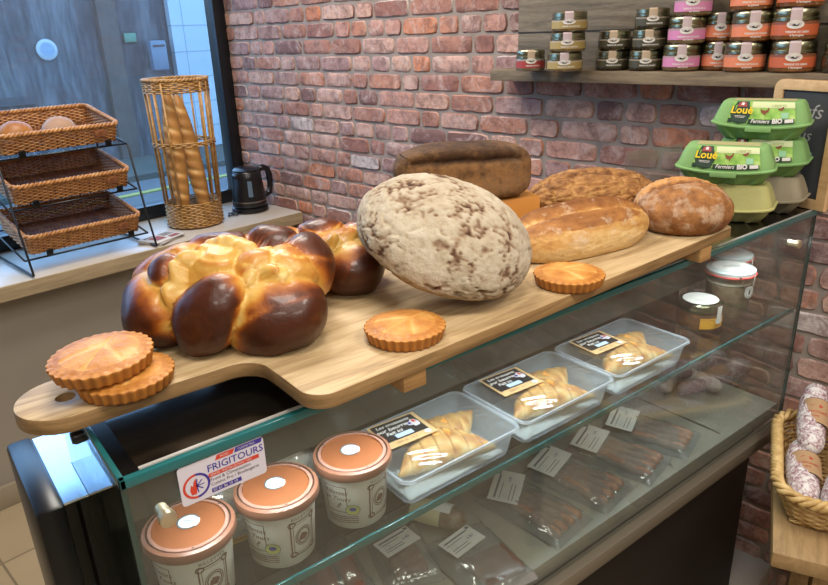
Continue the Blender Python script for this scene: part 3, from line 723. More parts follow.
vd=Vector((.62,.78,0)).normalized(); rt=Vector((.78,-.62,0))
# tipped: its left side is lifted, its right side rests on the board
rho=R(19); nrm=(Vector((0,0,1))*math.cos(rho)+rt*math.sin(rho)-vd*.40).normalized(); axx=rt*math.cos(rho)-Vector((0,0,1))*math.sin(rho); axx=(axx-nrm*axx.dot(nrm)).normalized(); ayy=nrm.cross(axx)
o.rotation_euler=Matrix((axx,ayy,nrm)).transposed().to_euler()
tag(o,'large floury cracked round loaf leaning in the middle of the board','loaf')
# --- dark rye tin loaf on a wooden block
m=MB(); m.box((0,0,.030),(.235,.085,.060),.002); o=m.build('wooden_block',M['block'],loc=(.858,.938,ZL),rot=(0,0,R(-24))); tag(o,'honey-coloured wooden block carrying the dark loaf','block')
M['rye']=crust('rye_crust',[(0,'#9c7448'),(.35,'#7d5b39'),(.65,'#523923'),(1,'#322013')],.9,80,.85,1.0,110,flour='#8d7457',fscale=10,flo=(.56,.75))
def boxsurf(n):
    """grid over the surface of a cube, shared along its edges"""
    idx={};V=[];F=[]
    def vid(p):
        k=tuple(round(t,5) for t in p)
        if k not in idx: idx[k]=len(V); V.append(p)
        return idx[k]
    for ax in range(3):
        for sg in (-1,1):
            nu,nv=[n[i] for i in range(3) if i!=ax]
            for i in range(nu):
                for j in range(nv):
                    q=[]
                    for di,dj in ((0,0),(1,0),(1,1),(0,1)):
                        u,v=-1+2*(i+di)/nu,-1+2*(j+dj)/nv; c=[u,v]; c.insert(ax,sg); q.append(vid(tuple(c)))
                    F.append(tuple(q))
    return V,F
def tinloaf():
    V,F=boxsurf((110,50,46)); out=[];ks=[]
    for p in V:
        e=4.5; L=(abs(p[0])**e+abs(p[1])**e+abs(p[2])**e)**(-1/e); x,y,z=[t*L for t in p]
        top=max(0,z)
        q=Vector((x*.126,y*.052*(1+.10*top)*(1-.22*x**4),z*.046*(1+.22*top*(1-1.9*x*x*abs(x)))))
        w=(q.x*8,q.y*8,q.z*8); rg=fbm(w,1.0,2,5)
        side=max(0,-y)*(1 if z<.45 else max(0,1-(z-.45)/.2))
        sp=math.exp(-((z-.62+.12*mn.noise(Vector((q.x*20,0,3))))/.10)**2)*(y<0)*(abs(x)<.8)
        n=Vector((x**3,y**3,z**3)).normalized()
        q+=n*(.0030*rg*(1-.8*side)-.007*sp+.004*math.exp(-((z-.85)/.12)**2)*(y<0.2))
        out.append(Vector((q.x,q.y,max(q.z+.046,0))))
        k=(.62-.30*rg+.2*fbm(w,5,4,3))*(1-side)+side*(.20+.45*max(0,fbm(w,6.5,7,3)))+.3*sp*(1-abs(x))
        ks.append(max(0,min(1,k)))
    return out,F,ks
a,b_,k_=tinloaf(); o=kmesh('tin_loaf',a,b_,k_,M['rye'],None,(0.838,0.945,ZL+.061),(0,0,R(-30))); tag(o,'dark brown rye tin loaf on top of the wooden block','loaf')
# --- long golden split loaf in front
M['gold']=crust('golden_crust',[(0,'#dcbd86'),(.3,'#c79a58'),(.6,'#a56f38'),(1,'#7b4b24')],.7,60,.6,.8,110,flour='#d3bda0',fscale=24,flo=(.54,.70))
def batard(p,q): 
    x,y,z=p
    sp=math.exp(-((y+.18+.25*x)/.10)**2)*(1 if z>0 else 0)*max(0,1-(x/.85)**4)
    lip=math.exp(-((y-.06+.25*x)/.11)**2)*(1 if z>0 else 0)*max(0,1-(x/.85)**4)
    return -.011*sp*(1+.5*fbm(p,10,6,3))+.008*lip+.0012*fbm(p,3,5,4)+.0005*fbm(p,14,5,3)
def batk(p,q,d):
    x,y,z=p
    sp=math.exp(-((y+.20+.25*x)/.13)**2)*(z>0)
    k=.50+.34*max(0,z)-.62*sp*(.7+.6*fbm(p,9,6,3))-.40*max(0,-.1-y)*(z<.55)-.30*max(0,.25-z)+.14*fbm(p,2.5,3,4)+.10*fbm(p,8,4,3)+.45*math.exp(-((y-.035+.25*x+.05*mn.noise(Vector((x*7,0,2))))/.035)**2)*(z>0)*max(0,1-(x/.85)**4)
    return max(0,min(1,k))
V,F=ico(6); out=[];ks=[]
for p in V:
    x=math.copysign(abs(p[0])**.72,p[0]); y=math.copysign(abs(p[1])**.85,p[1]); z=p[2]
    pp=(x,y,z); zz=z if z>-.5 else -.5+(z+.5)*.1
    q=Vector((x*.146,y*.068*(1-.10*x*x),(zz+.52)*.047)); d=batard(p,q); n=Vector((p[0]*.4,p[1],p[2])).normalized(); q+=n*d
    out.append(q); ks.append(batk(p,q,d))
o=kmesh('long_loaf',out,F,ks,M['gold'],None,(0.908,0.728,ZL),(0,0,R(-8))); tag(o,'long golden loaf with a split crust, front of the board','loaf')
# --- seeded loaf behind
M['seed']=crust('seeded_crust',[(0,'#c89f68'),(.35,'#ab7d48'),(.65,'#845932'),(1,'#54351b')],1.2,80,.8,1.0,120)
def crk(p):
    q=Vector((p[0]*1.6,p[1]*2.4,p[2]*1.5))+Vector((mn.noise(Vector(p)*4),mn.noise(Vector(p)*4+Vector((5,0,0))),0))*.35
    d=mn.voronoi(q)[0]; return max(0,1-(d[1]-d[0])/.11)*(p[2]>-.2)
o=bread('seeded_loaf','rough seeded brown loaf behind the long golden one','loaf',6,(.135,.080,.050),(1.118,0.868,ZL+.003),(0,0,R(-24)),M['seed'],
  lambda p,q,d:max(0,min(1,.45+.1*p[2]-40*(d+.0065*crk(p))-.3*crk(p)+.22*fbm(p,9,1,4))),
  lambda p,q:.0022*fbm(p,3.2,4,5)+.0014*fbm(p,17,4,3)-.0065*crk(p)-.008*math.exp(-((p[1]+.25+.3*p[0])/.10)**2)*(p[2]>.2),flat=.6)
# --- round rustic loaf at the right end
M['rust']=crust('rustic_crust',[(0,'#c9965a'),(.3,'#a9743f'),(.6,'#85572f'),(1,'#57361c')],1.0,60,.75,1.0,95,flour='#bfa68c',fscale=22,flo=(.50,.66))
def rud(p,q):
    x,y,z=p; u=x*.8+y*.6
    sp=math.exp(-((u+.05)/.09)**2)*(z>.05)*(1 if -.75<(x*-.6+y*.8)<.6 else 0)
    top=max(0,z)*max(0,u+.15)
    return -.006*sp+.006*top+.0011*fbm(p,3,8,5)+(.0020*fbm(p,14,2,3) if u>-.05 and z>.35 else 0)
def rustk(p):
    u=p[0]*.8+p[1]*.6; return .40*math.exp(-((u+.02+.05*mn.noise(Vector(p)*6))/.035)**2)*(p[2]>.15)
o=bread('rustic_loaf','round rustic brown loaf at the right end of the board','loaf',6,(.094,.087,.053),(1.146,0.683,ZL),(0,0,R(20)),M['rust'],
  lambda p,q,d:max(0,min(1,.48+rustk(p)+.14*fbm(p,2.6,2,4)-.62*(p[2]>.3)*max(0,min(1,(p[0]*.8+p[1]*.6+.08)*5))*(.7+.4*fbm(p,11,6,3))+.15*max(0,.2-p[2]))),rud,flat=.55)
# --- small fluted pies
M['pie']=crust('glazed_pie_crust',[(0,'#d9ac66'),(.3,'#c98d43'),(.6,'#ad6f2d'),(1,'#7f4a1a')],.45,60,.5,.5,160,coat=.06)
def pie(label,loc,r,rot=(0,0,0),grp=True,seed=0):
    nr,na=46,180; vs=[(0,0,.0225)];ks=[.25];fs=[]
    prof=[]
    for i in range(1,nr+1):
        t_=i/nr
        for j in range(na):
            a=2*PI*j/na; fl=.5+.5*math.cos(a*30)
            if t_<.62:
                s_=t_/.62; rr=r*.86*s_; x,y=rr*math.cos(a),rr*math.sin(a); z=.0225-.0045*s_**3
                # scored leaf pattern
                v=(abs(y)*1.0+x)*130; vein=max(0,math.sin(v))**4*(1 if s_<.85 else 0)*(1 if abs(y)>.002 else .3)
                mid=math.exp(-(y/.0015)**2); z-=.0009*vein+.0011*mid; z+=.0006*fbm((x,y,0),120,seed,3)
                k=.36+.3*nz((x,y,seed),40)+.35*(s_>.85)*.5-.28*vein-.2*mid
            elif t_<.8:
                s_=(t_-.62)/.18; rr=r*(.86+(.14-.0)*s_*(1-.28*fl)); z=.0180-.0015*s_; k=.45+.2*fl-.1*s_; x,y=rr*math.cos(a),rr*math.sin(a); z+=.0007*nz((x,y,0),160)
            elif t_<.95:
                s_=(t_-.8)/.15; rr=r*(1-.04*fl*1.0-.09*s_); z=.0165*(1-s_); k=.55+.25*fl; x,y=rr*math.cos(a),rr*math.sin(a)
            else:
                s_=(t_-.95)/.05; rr=r*.87*(1-s_*.99); z=0; k=.6; x,y=rr*math.cos(a),rr*math.sin(a)
            vs.append((x,y,max(0,z))); ks.append(k)
    for j in range(na): fs.append((0,1+j,1+(j+1)%na))
    for i in range(nr-1):
        for j in range(na): fs.append((1+i*na+j,1+(i+1)*na+j,1+(i+1)*na+(j+1)%na,1+i*na+(j+1)%na))
    o=kmesh('small_pie',vs,fs,ks,M['pie'],None,loc,rot); return tag(o,label,'pie','small fluted pies on the board')
pie('fluted golden pie, lower one of the stacked pair on the handle',(0.158,0.738,ZB),.053,(0,0,.3),seed=1)
pie('fluted golden pie, upper one of the stacked pair on the handle',(0.141,0.752,ZB+.0228),.0555,(R(-1),R(-3),.9),seed=2)
pie('single fluted pie in front of the floury round loaf',(0.464,0.632,ZB),.0515,(0,0,.2),seed=3)
pie('single fluted pie in front of the long golden loaf',(0.757,0.620,ZB),.0525,(0,0,2.2),seed=4)
# ================================================================== CASE CONTENTS
ZS=.9896; ZD=.7366
def cyl(r,a0=0.0):
    """wraps a flat drawing (x along, y up) onto an upright cylinder facing -Y"""
    return lambda p:(r*math.sin(p[0]/r+a0),-r*math.cos(p[0]/r+a0),p[1])
def conewrap(r0,r1,h,lift=.0004):
    def f(p):
        r=r0+(r1-r0)*p[1]/h; a=p[0]/r0; return ((r+lift)*math.sin(a),-(r+lift)*math.cos(a),p[1])
    return f
def wrapped(parent,name,mat,items,fn):
    m=MB()
    for it in items:
        vs,fs=it[0],it[1]; dx,dy=(it[2],it[3]) if len(it)>2 else (0,0)
        m.raw(vs,fs,lambda p:fn((p[0]+dx,p[1]+dy)))
    return m.build(name,mat,parent,smooth=0,recalc=False)
def ring(x,y,r,w,ry=None): return (*disc(0,0,r,ry or r,24,r0=r-w),x,y)
def frame(x0,x1,y0,y1,w,n=6):
    return [(*rect(x0,x1,y0,y0+w,n),0,0),(*rect(x0,x1,y1-w,y1,n),0,0),(*rect(x0,x0+w,y0,y1),0,0),(*rect(x1-w,x1,y0,y1),0,0)]
# --- rillettes tubs
BROWN=pm('print_brown','#6a4a3c',.6)
def make_tub(label,loc,rot):
    t=thing('rillettes_tub',label,'tub',loc,rot,'white tubs on the glass shelf')
    m=MB(); m.lathe([(0,0),(.0365,0),(.039,.003),(.0445,.083),(.0445,.09),(0,.09)],56); m.build('tub_body',pm('tub_white','#cfcbc3',.4),t)
    m=MB(); m.mi=0
    m.lathe([(.0445,.0835),(.049,.0835),(.0505,.086),(.0505,.0925),(.0495,.096),(.0455,.0975)],64); m.lathe([(.0455,.0975),(.0452,.0960),(.0436,.0958),(.0432,.0975),(.0395,.098)],64,mis=[1,1,2,2]); m.lathe([(.0395,.098),(.0388,.0955),(0,.0955)],56,mis=[3,3])
    m.build('lid',[pm('lid_brown','#8a5b47',.35),pm('lid_groove','#3b241c',.5),pm('lid_rim','#a5786a',.35),pm('lid_top','#8a4c26',.6)],t)
    m=MB(); 
    for a in (-1.2,.9,2.6): m.lathe([(0,.0981),(.0013,.0981)],10,c=(.0415*math.cos(a),.0415*math.sin(a),0))
    m.build('lid_dots',M['ink'],t,smooth=0,recalc=False)
    s_=flat(t,'lid_sticker',pm('sticker_pale','#dfe6ea',.4),[(*disc(0,0,.0125,n=28),-.002,.006)],.0960)
    flat(t,'sticker_ring',pm('ring_grey','#596167',.4),[(*disc(0,0,.0128,n=28,r0=.0108,a0=.5,a1=5.6),-.002,.006),(*rect(-.006,.006,-.001,0),-.002,.008),(*rect(-.005,.005,-.001,0),-.002,.004)],.0963)
    fn=conewrap(.039,.0445,.083)
    its=frame(-.040,-.012,.030,.072,.0009)+[t_ for t_ in ((*text('Rillettes',.0092,shear=.3),-.026,.062),(*text('de Tours',.0092,shear=.3),-.025,.052),(*text('ℓ',.012,shear=.4),-.024,.040))]
    its+=[(*rect(-.040,.0,y,y+.0012,8),0,0) for y in (.0125,.0158,.0191,.0222)]
    its+=[(*text('RILLETTES',.0062),.030,.0735)]
    its+=frame(.014,.046,.016,.069,.0016)+frame(.0175,.0425,.020,.065,.0006)+[ring(.030,.043,.0105,.0009,.014),ring(.030,.043,.0085,.0012,.0115)]
    for sx in (.0165,.0435):
        for sy in (.019,.066): its.append(ring(sx,sy,.0045,.0014)); 
    its+=[(*poly2([(-.006,-.004),(.002,-.006),(.006,0),(.003,.004),(-.002,.006),(-.005,.002)]),.030,.042)]
    wrapped(t,'brown_print',BROWN,its,fn)
    g=conewrap(.039,.0445,.083,.0008)
    wrapped(t,'round_badge',pm('badge_green','#a8a75c',.5),[(*disc(0,0,.0088,n=28),-.006,.035)],g)
    g=conewrap(.039,.0445,.083,.0012)
    star=[]
    for i in range(24): a=2*PI*i/24; r=.0036 if i%2 else .0048; star.append((r*math.cos(a),r*math.sin(a)*.8))
    wrapped(t,'badge_emblem',pm('badge_blue','#343a7c',.5),[(*poly2(star),-.006,.0365),ring(-.006,.035,.0086,.0006)],g)
    return t
tub=make_tub('white rillettes tub with brown lid, right below the sticker',(.184,.697,ZS),R(-36)); tub.scale=(1.07,1.07,1.0)
dup(tub,(.298,.697,ZS),R(-32),'white rillettes tub with brown lid, middle of the three')
dup(tub,(.413,.697,ZS),R(-28),'white rillettes tub with brown lid, beside the first croissant box')
# --- croissant boxes
M['tray']=clear('frosted_plastic','#dde4ec',.9,.15,haze=.42,hazecol='#d5dce6')
M['film']=clear('cling_film','#eef3f5',1.7,.12,base=.06,wr=.3,wscale=45,haze=.035)
M['bagfilm']=clear('vacuum_film','#e9ecec',1.6,.14,base=.04,wr=.9,wscale=55,haze=.13)
M['croissant']=crust('croissant_crust',[(0,'#eccb91'),(.35,'#e0ab5f'),(.65,'#c27f38'),(1,'#8f5520')],.5,55,.45,.4,90,coat=.15)
def croissant(parent,loc,rz,L=.155,r=.039):
    nl,nc=150,28; vs=[];fs=[];ks=[]
    for i in range(nl+1):
        u=i/nl; w=math.sin(PI*u)**.75 if 0<u<1 else 0
        seg=(u*7.0)%1; st_=.90+.13*(seg**.6)*(1-max(0,(seg-.85)/.15)**2)
        rr=r*(.14+.86*w)*st_ if 0<u<1 else .001
        x=(u-.5)*L; y=-.036*(1-(2*u-1)**2)+.018
        for j in range(nc):
            a=2*PI*j/nc; h=math.sin(a)
            vs.append((x+.010*math.cos(a)*(u-.5),y+rr*math.cos(a),max(.0,r*.62+rr*h*(.72 if h>0 else .62))+.0005))
            ks.append(.22+.26*seg*max(.2,h)+.55*nz((x,y+rr*math.cos(a),h*.02),55)+.15*h)
    for i in range(nl):
        for j in range(nc): fs.append((i*nc+j,i*nc+(j+1)%nc,(i+1)*nc+(j+1)%nc,(i+1)*nc+j))
    return kmesh('croissant',vs,fs,ks,M['croissant'],parent,loc,(0,0,rz))
def make_box(label,loc):
    t=thing('croissant_box',label,'box',loc,0,'croissant boxes on the glass shelf')
    def rr(hx,hy,r,z): return [(x,y,z) for x,y in rrect(hx,hy,r,5)]
    m=MB(); m.loft([rr(.098,.062,.012,.001),rr(.101,.065,.013,.004),rr(.109,.0735,.014,.050),rr(.1145,.0785,.017,.0515),rr(.115,.079,.017,.049),rr(.1155,.0795,.017,.0485)],cap0=True,cap1=False); m.build('tray',M['tray'],t,smooth=40)
    m=MB(); nx,ny=60,84; vs=[];fs=[]
    for j in range(ny+1):
        for i in range(nx+1):
            x=-.112+.224*i/nx; y=-.076+.152*j/ny; e=min(1,min(.112-abs(x),.076-abs(y))/.03)
            rp_=max(0,min(1,.55-y/.10))*max(0,mn.noise(Vector((x*22,y*14,.5)))+.35); vs.append((x,y,.0522+e*(.004+.0020*fbm((x,y,1),16,3)+.0030*rp_*math.sin(y*430+x*190+6*nz((x,y,0),16)))))
    for j in range(ny):
        for i in range(nx): fs.append((j*(nx+1)+i,j*(nx+1)+i+1,(j+1)*(nx+1)+i+1,(j+1)*(nx+1)+i))
    m.raw(vs,fs); m.build('film_lid',M['film'],t,smooth=180,recalc=False)
    croissant(t,(.028,.030,.004),R(-14)); croissant(t,(-.006,-.026,.004),R(166))
    m=MB(); m.box((.0,-.0,.0035),(.185,.115,.002)); o=m.build('liner',pm('paper_liner','#cfd0cb',.8),t)
    c_=Matrix.Translation((-.042,.026,.0605))@Matrix.Rotation(R(-4),4,'Z')
    flat(t,'card',pm('kraft','#c4a273',.7),[(*rect(-.043,.043,-.035,.035),0,0)],0,c_)
    flat(t,'black_panel',pm('label_black','#1b1d22',.5),[(*rect(-.039,.036,-.020,.031),0,0)],.0006,c_)
    o=flat(t,'white_lettering',M['white'],[(*text('Les croissants',.0105,shear=.25,bold=.0002),-.004,.022),(*text('pur beurre',.012,shear=.25,bold=.0003),-.012,.0105),(*text('Fait ici',.011,shear=.25,bold=.0003),-.014,-.001)],.0011,c_)
    flat(t,'price_patch',pm('patch_blue','#b9cfe6',.5),[(*rect(-.018,.012,-.0175,-.007),0,0),(*disc(0,0,.005),.030,-.027)],.0012,c_)
    flat(t,'map_emblem',pm('emblem_white','#d9d4de',.5),[(*poly2([(-.010,-.004),(-.003,-.006),(-.002,-.011),(.007,-.010),(.009,-.002),(.006,.008),(0,.011),(-.004,.006),(-.011,.005)]),.025,.006)],.0012,c_)
    flat(t,'emblem_colour',RED,[(*poly2([(0,0),(.006,0),(.004,.007),(0,.009)]),.025,.006)],.0016,c_); flat(t,'emblem_blue',BLU,[(*rect(-.009,-.004,-.002,.004),.025,.006)],.0016,c_)
    flat(t,'grey_lettering',pm('kraft_ink','#8a6d48',.6),[(*text('200 G   x 2',.008),-.008,-.0275)],.0008,c_)
    return t
cb=make_box('clear tray of croissants under film, beside the brown-lidded tubs',(0.573,.717,ZS))
dup(cb,(0.808,.717,ZS),0,'clear tray of croissants under film, middle of the three trays')
dup(cb,(1.043,.717,ZS),0,'clear tray of croissants under film, nearest the yellow-labelled jar')
# --- jars on the glass shelf
M['jarglass']=clear('jar_glass','#eef2ee',1.1,.02,base=.02)
def pate(name,a,b): return pm(name,a,.6,dark=b,scale=60,bump=.3,bscale=120)
GOLD=pm('jar_lid_gold','#a8a78c',.22,1)
yj=thing('terrine_jar','squat jar with yellow label and pale metal lid on the glass shelf','jar',(1.338,.732,ZS),R(-42))
m=MB(); m.lathe([(0,.001),(.041,.001),(.0455,.006),(.046,.036),(.043,.043),(0,.043)],40); m.build('terrine',pate('terrine_brown','#8a5a30','#4f2f1a'),yj)
m=MB(); m.lathe([(.042,0),(.0465,.005),(.047,.037),(.044,.045)],40); m.build('glass',M['jarglass'],yj)
m=MB(); m.lathe([(.044,.044),(.047,.045),(.0475,.057),(.045,.061),(.043,.0605),(.042,.062),(0,.0625)],44); m.build('lid',GOLD,yj)
flat(yj,'lid_label',M['white'],[(*disc(0,0,.037,n=32),0,0)],.0631); flat(yj,'lid_lettering',M['ink'],[(*text('terrine du chef',.006,shear=.3),.004,-.010),(*rect(-.016,.02,-.016,-.0153),0,0)],.0635)
wrapped(yj,'label',pm('label_yellow','#d9a02c',.5),[(*rect(-.012,.062,.010,.034,16),0,0)],cyl(.0477))
wrapped(yj,'label_line',pm('label_ochre','#7a5614',.5),[(*rect(-.012,.062,.030,.0308,16),0,0),(*text('TERRINE',.006),.030,.015)],cyl(.0481))
wrapped(yj,'seal',M['white'],[(*rect(.024,.040,.028,.060,3),0,0),(*disc(0,0,.0105,.0085),.032,.028)],cyl(.0486))
def clampjar(label,loc,rot):
    t=thing('clamp_jar',label,'jar',loc,rot,'clamp jars at the end of the glass shelf')
    m=MB(); m.lathe([(0,.002),(.038,.002),(.042,.008),(.0475,.070),(.0475,.078),(0,.079)],40); m.build('rillettes',pate('rillettes_beige','#a3927a','#75604a'),t)
    m=MB(); m.lathe([(.0478,.080),(.0478,.0845),(0,.0845)],40); m.build('fat_layer',pm('fat_white','#cfc7b6',.4),t)
    m=MB(); m.lathe([(.040,0),(.0445,.006),(.0495,.075),(.051,.098)],44); m.build('glass',M['jarglass'],t)
    m=MB(); m.lathe([(.047,.0985),(.0535,.0985),(.0545,.1005),(.0535,.1025),(.047,.1025)],44); m.build('rubber_ring',pm('ring_red','#c8453f',.5),t)
    m=MB(); m.lathe([(.052,.1025),(.052,.109),(.048,.112),(0,.1125)],44); m.build('glass_lid',pm('lid_glass','#c5cfcf',.08,coat=.5),t)
    flat(t,'lid_label',M['white'],[(*disc(0,0,.040,n=32),0,0)],.1131)
    flat(t,'lid_lettering',M['ink'],[(*rect(-.02,.02,y,y+.0012),0,0) for y in (-.008,-.002,.004)],.1136)
    m=MB(); m.M=Matrix.Rotation(R(25),4,'Z'); m.tube([(-.02,-.052,.106),(-.012,-.058,.085),(0,-.06,.06),(.012,-.058,.085),(.02,-.052,.106)],.0015,6); m.build('wire_clamp',M['steel'],t)
    wrapped(t,'hanging_tag',M['white'],[(*disc(0,0,.011,.014),.026,.072)],cyl(.062)); wrapped(t,'tag_print',M['ink'],[ring(.026,.072,.0085,.001,.0115),(*poly2([(-.002,-.006),(.002,-.004),(.003,.006),(-.001,.007)]),.026,.072)],cyl(.0625))
    return t
cj=clampjar('large clamp jar with red rubber ring just behind the yellow-labelled jar',(1.445,.728,ZS),R(-45))
dup(cj,(1.543,.785,ZS),R(-45),'large clamp jar with red rubber ring against the end glass')
# --- gold-edged vacuum cheese between the tubs
def pillow(name,mat,parent,hx,hy,h,loc=(0,0,0),rot=(0,0,0),seed=0,edge=.006,wr=.0025,nx=36,ny=30):
    m=MB(); vs=[];fs=[]
    for s in (1,-1):
        for j in range(ny+1):
            for i in range(nx+1):
                u=i/nx*2-1; v=j/ny*2-1; e=max(0,1-max(abs(u),abs(v))**3)
                x=hx*u; y=hy*v; zz=h*(e**.6)*(1 if s>0 else .08)+ (wr*fbm((x,y,s),30,seed,3)+wr*.5*mn.noise(Vector((x*130,y*40,seed)))) * (1 if s>0 else 0)
                if s>0 and e<.55: zz+=.6*wr*math.sin(38*(u+v*.6)+seed+4*mn.noise(Vector((x*40,y*40,seed))))
                vs.append((x,y,max(.0004*s,zz) if s>0 else .0))
    K=(nx+1)*(ny+1)
    for b in (0,K):
        for j in range(ny):
            for i in range(nx): fs.append((b+j*(nx+1)+i,b+j*(nx+1)+i+1,b+(j+1)*(nx+1)+i+1,b+(j+1)*(nx+1)+i))
    m.raw(vs,fs); return m.build(name,mat,parent,smooth=180,loc=loc,rot=rot)
def meatcard(t,c_,w=.075,h=.05):
    flat(t,'label',M['white'],[(*rect(-w/2,w/2,-h/2,h/2),0,0)],0,c_)
    flat(t,'label_print',pm('print_grey','#6b6870',.6),[(*rect(-w*.42,w*.1,y,y+.0016),0,0) for y in (-h*.3,-h*.18,h*.12)]+[(*rect(-w*.42,w*.34,h*.26,h*.33),0,0),ring(-w*.30,-h*.02,.006,.0007,.004),(*rect(w*.36,w*.46,h*.3,h*.44),0,0)],.0005,c_)
    flat(t,'price_print',M['violet'],[(*text('6,80',.009),w*.24,-h*.05)],.0005,c_)
gc=thing('vacuum_cheese','crinkled clear pack with gold edge between the first two tubs','pack',(.246,.80,ZS),R(-20))
m=MB(); m.box((0,0,.018),(.085,.075,.03),.01,3); m.build('cheese',pm('rind','#a89672',.7,dark='#7a6848',scale=40,bump=.3),gc)
pillow('wrapper',M['bagfilm'],gc,.055,.048,.038,seed=3)
m=MB(); m.tube([(-.055,-.05,.004),(-.02,-.053,.009),(.02,-.052,.005),(.056,-.046,.008)],.005,7,flat=.4); o=m.build('gold_edge',pm('gold_foil','#c79a45',.3,.8),gc); o['label']='gold foil edge'
wb=thing('vacuum_sausage','pale white sausage in clear wrap behind the middle tub','pack',(.362,.812,ZS),R(25))
m=MB(); m.tube([(-.06,0,.016),(-.045,.004,.018),(0,.008,.02),(.045,.004,.018),(.06,0,.016)],[.006,.015,.018,.015,.006],14); m.build('sausage',pm('white_sausage','#c9c0a8',.5,var=.1),wb,smooth=180)
pillow('wrapper',M['bagfilm'],wb,.075,.035,.042,seed=5)
# --- deck: packs of dry sausage sticks
def sticks(t,n,x0,dx,y0,y1,r,mat,seed):
    for k in range(n):
        x=x0+k*dx; pts=[];rr=[]
        for i in range(25):
            u=i/24; pts.append((x+.004*math.sin(u*3+k+seed)+.003*nz((u*3,k,seed),1),y0+(y1-y0)*u,r*.95+.001+.002*math.sin(u*6+k))); rr.append(r*(min(1,.5+6*u*(1-u)))*(1+.10*mn.noise(Vector((u*14,k,seed)))))
        m=MB(); m.tube(pts,rr,10); m.build('sausage',mat,t,smooth=180)
M['dry']=pm('dry_sausage','#b08b78',.5,dark='#835f50',scale=70,bump=.6,bscale=150)
def sausage_pack(label,loc,rot,n=4,seed=0,turn=8):
    t=thing('sausage_pack',label,'pack',loc,rot,'sausage packs on the lower deck')
    sticks(t,n,-.030,.020,.032,-.088,.0102,M['dry'],seed)
    pillow('wrapper',M['bagfilm'],t,.058,.100,.023,seed=seed+2,ny=50)
    meatcard(t,Matrix.Translation((-.004,.062,.0255))@Matrix.Rotation(R(4),4,'X')@Matrix.Rotation(R(turn),4,'Z'),.096,.060); return t
sausage_pack('vacuum pack of four dry sausages, its label steeply turned, left of the others',(.842,.752,ZD),R(6),seed=1,turn=28)
sausage_pack('vacuum pack of dry sausages, second from the left by the front glass',(.978,.757,ZD),R(9),seed=2)
sausage_pack('vacuum pack of dry sausages, third from the left by the front glass',(1.112,.757,ZD),R(12),seed=3)
sausage_pack('vacuum pack of dry sausages, rightmost of the row in the case',(1.238,.762,ZD),R(16),seed=4)
hm=thing('ham_pack','clear pack of dark red meat with white label at the lower edge','pack',(.665,.715,ZD),R(-8))
m=MB(); m.box((.012,-.03,.010),(.085,.075,.016),.006,3); m.build('meat',pm('dark_meat','#6e3b36',.5,dark='#4b2725',scale=30),hm)
pillow('wrapper',M['bagfilm'],hm,.065,.085,.024,seed=8); meatcard(hm,Matrix.Translation((-.012,.036,.0265))@Matrix.Rotation(R(14),4,'Z'),.075,.048)
sp_=thing('wrapped_saucisson','small saucisson in pale paper with white label on the deck','saucisson',(.672,.838,ZD),R(-62))
m=MB(); m.tube([(-.062,0,.018),(-.05,0,.021),(0,0,.024),(.045,0,.022),(.055,0,.019)],[.008,.018,.022,.019,.008],16); m.build('saucisson',pm('mould_grey','#a39785',.8,dark='#6e4f3e',scale=45,bump=.4),sp_,smooth=180)
m=MB(); m.lathe([(.0225,-.05),(.0245,-.02),(.0248,.012)],14,a0=R(70),a1=R(290)); m.M=Matrix(); o=m.build('paper',pm('cream_paper','#cfc4a0',.8),sp_,loc=(0,0,.0245),rot=(0,PI/2,0))
m=MB(); m.lathe([(.0255,-.012),(.0255,.03)],12,a0=R(120),a1=R(215)); o=m.build('label',M['white'],sp_,loc=(0,0,.0245),rot=(0,PI/2,0))
rs=thing('red_sausage_pack','clear pack of two red sausages on the deck below the tubs','pack',(.445,.845,ZD),R(-10))
for k in range(2):
    m=MB(); m.tube([(-.02+.042*k,.07,.016),(-.022+.042*k,.05,.018),(-.016+.042*k,0,.019),(-.02+.042*k,-.06,.018),(-.018+.042*k,-.075,.015)],[.006,.015,.0175,.016,.006],14); m.build('sausage',pm('red_sausage','#9c4a37',.4,var=.15,scale=40),rs,smooth=180)
pillow('wrapper',M['bagfilm'],rs,.055,.09,.04,seed=11)
lp=thing('labelled_pack','clear pack with white label on the deck below the first croissant box','pack',(.568,.81,ZD),R(-18))
m=MB(); m.box((0,-.02,.012),(.06,.07,.02),.008,3); m.build('cured_meat',pm('cured','#8d5a4a',.5,var=.2),lp)
pillow('wrapper',M['bagfilm'],lp,.052,.075,.028,seed=13); meatcard(lp,Matrix.Translation((-.006,.012,.0305))@Matrix.Rotation(R(20),4,'Z'),.075,.045)
cp=thing('crumbly_cheese','small rough yellow cheese at the front of the lower deck','cheese',(.505,.70,ZD),0)
V,F=ico(5); out=[Vector((p[0]*.03,p[1]*.028,max(0,(p[2]+.6)*.022)))+Vector(p)*.003*fbm(p,3,2,4) for p in V]; kmesh('cheese',out,F,[.5+.5*fbm(p,4,9,4) for p in V],crust('cheese_rind',[(0,'#d9b96a'),(.5,'#c79a48'),(1,'#9a6d2c')],.3,60,.7,.5,90),cp)
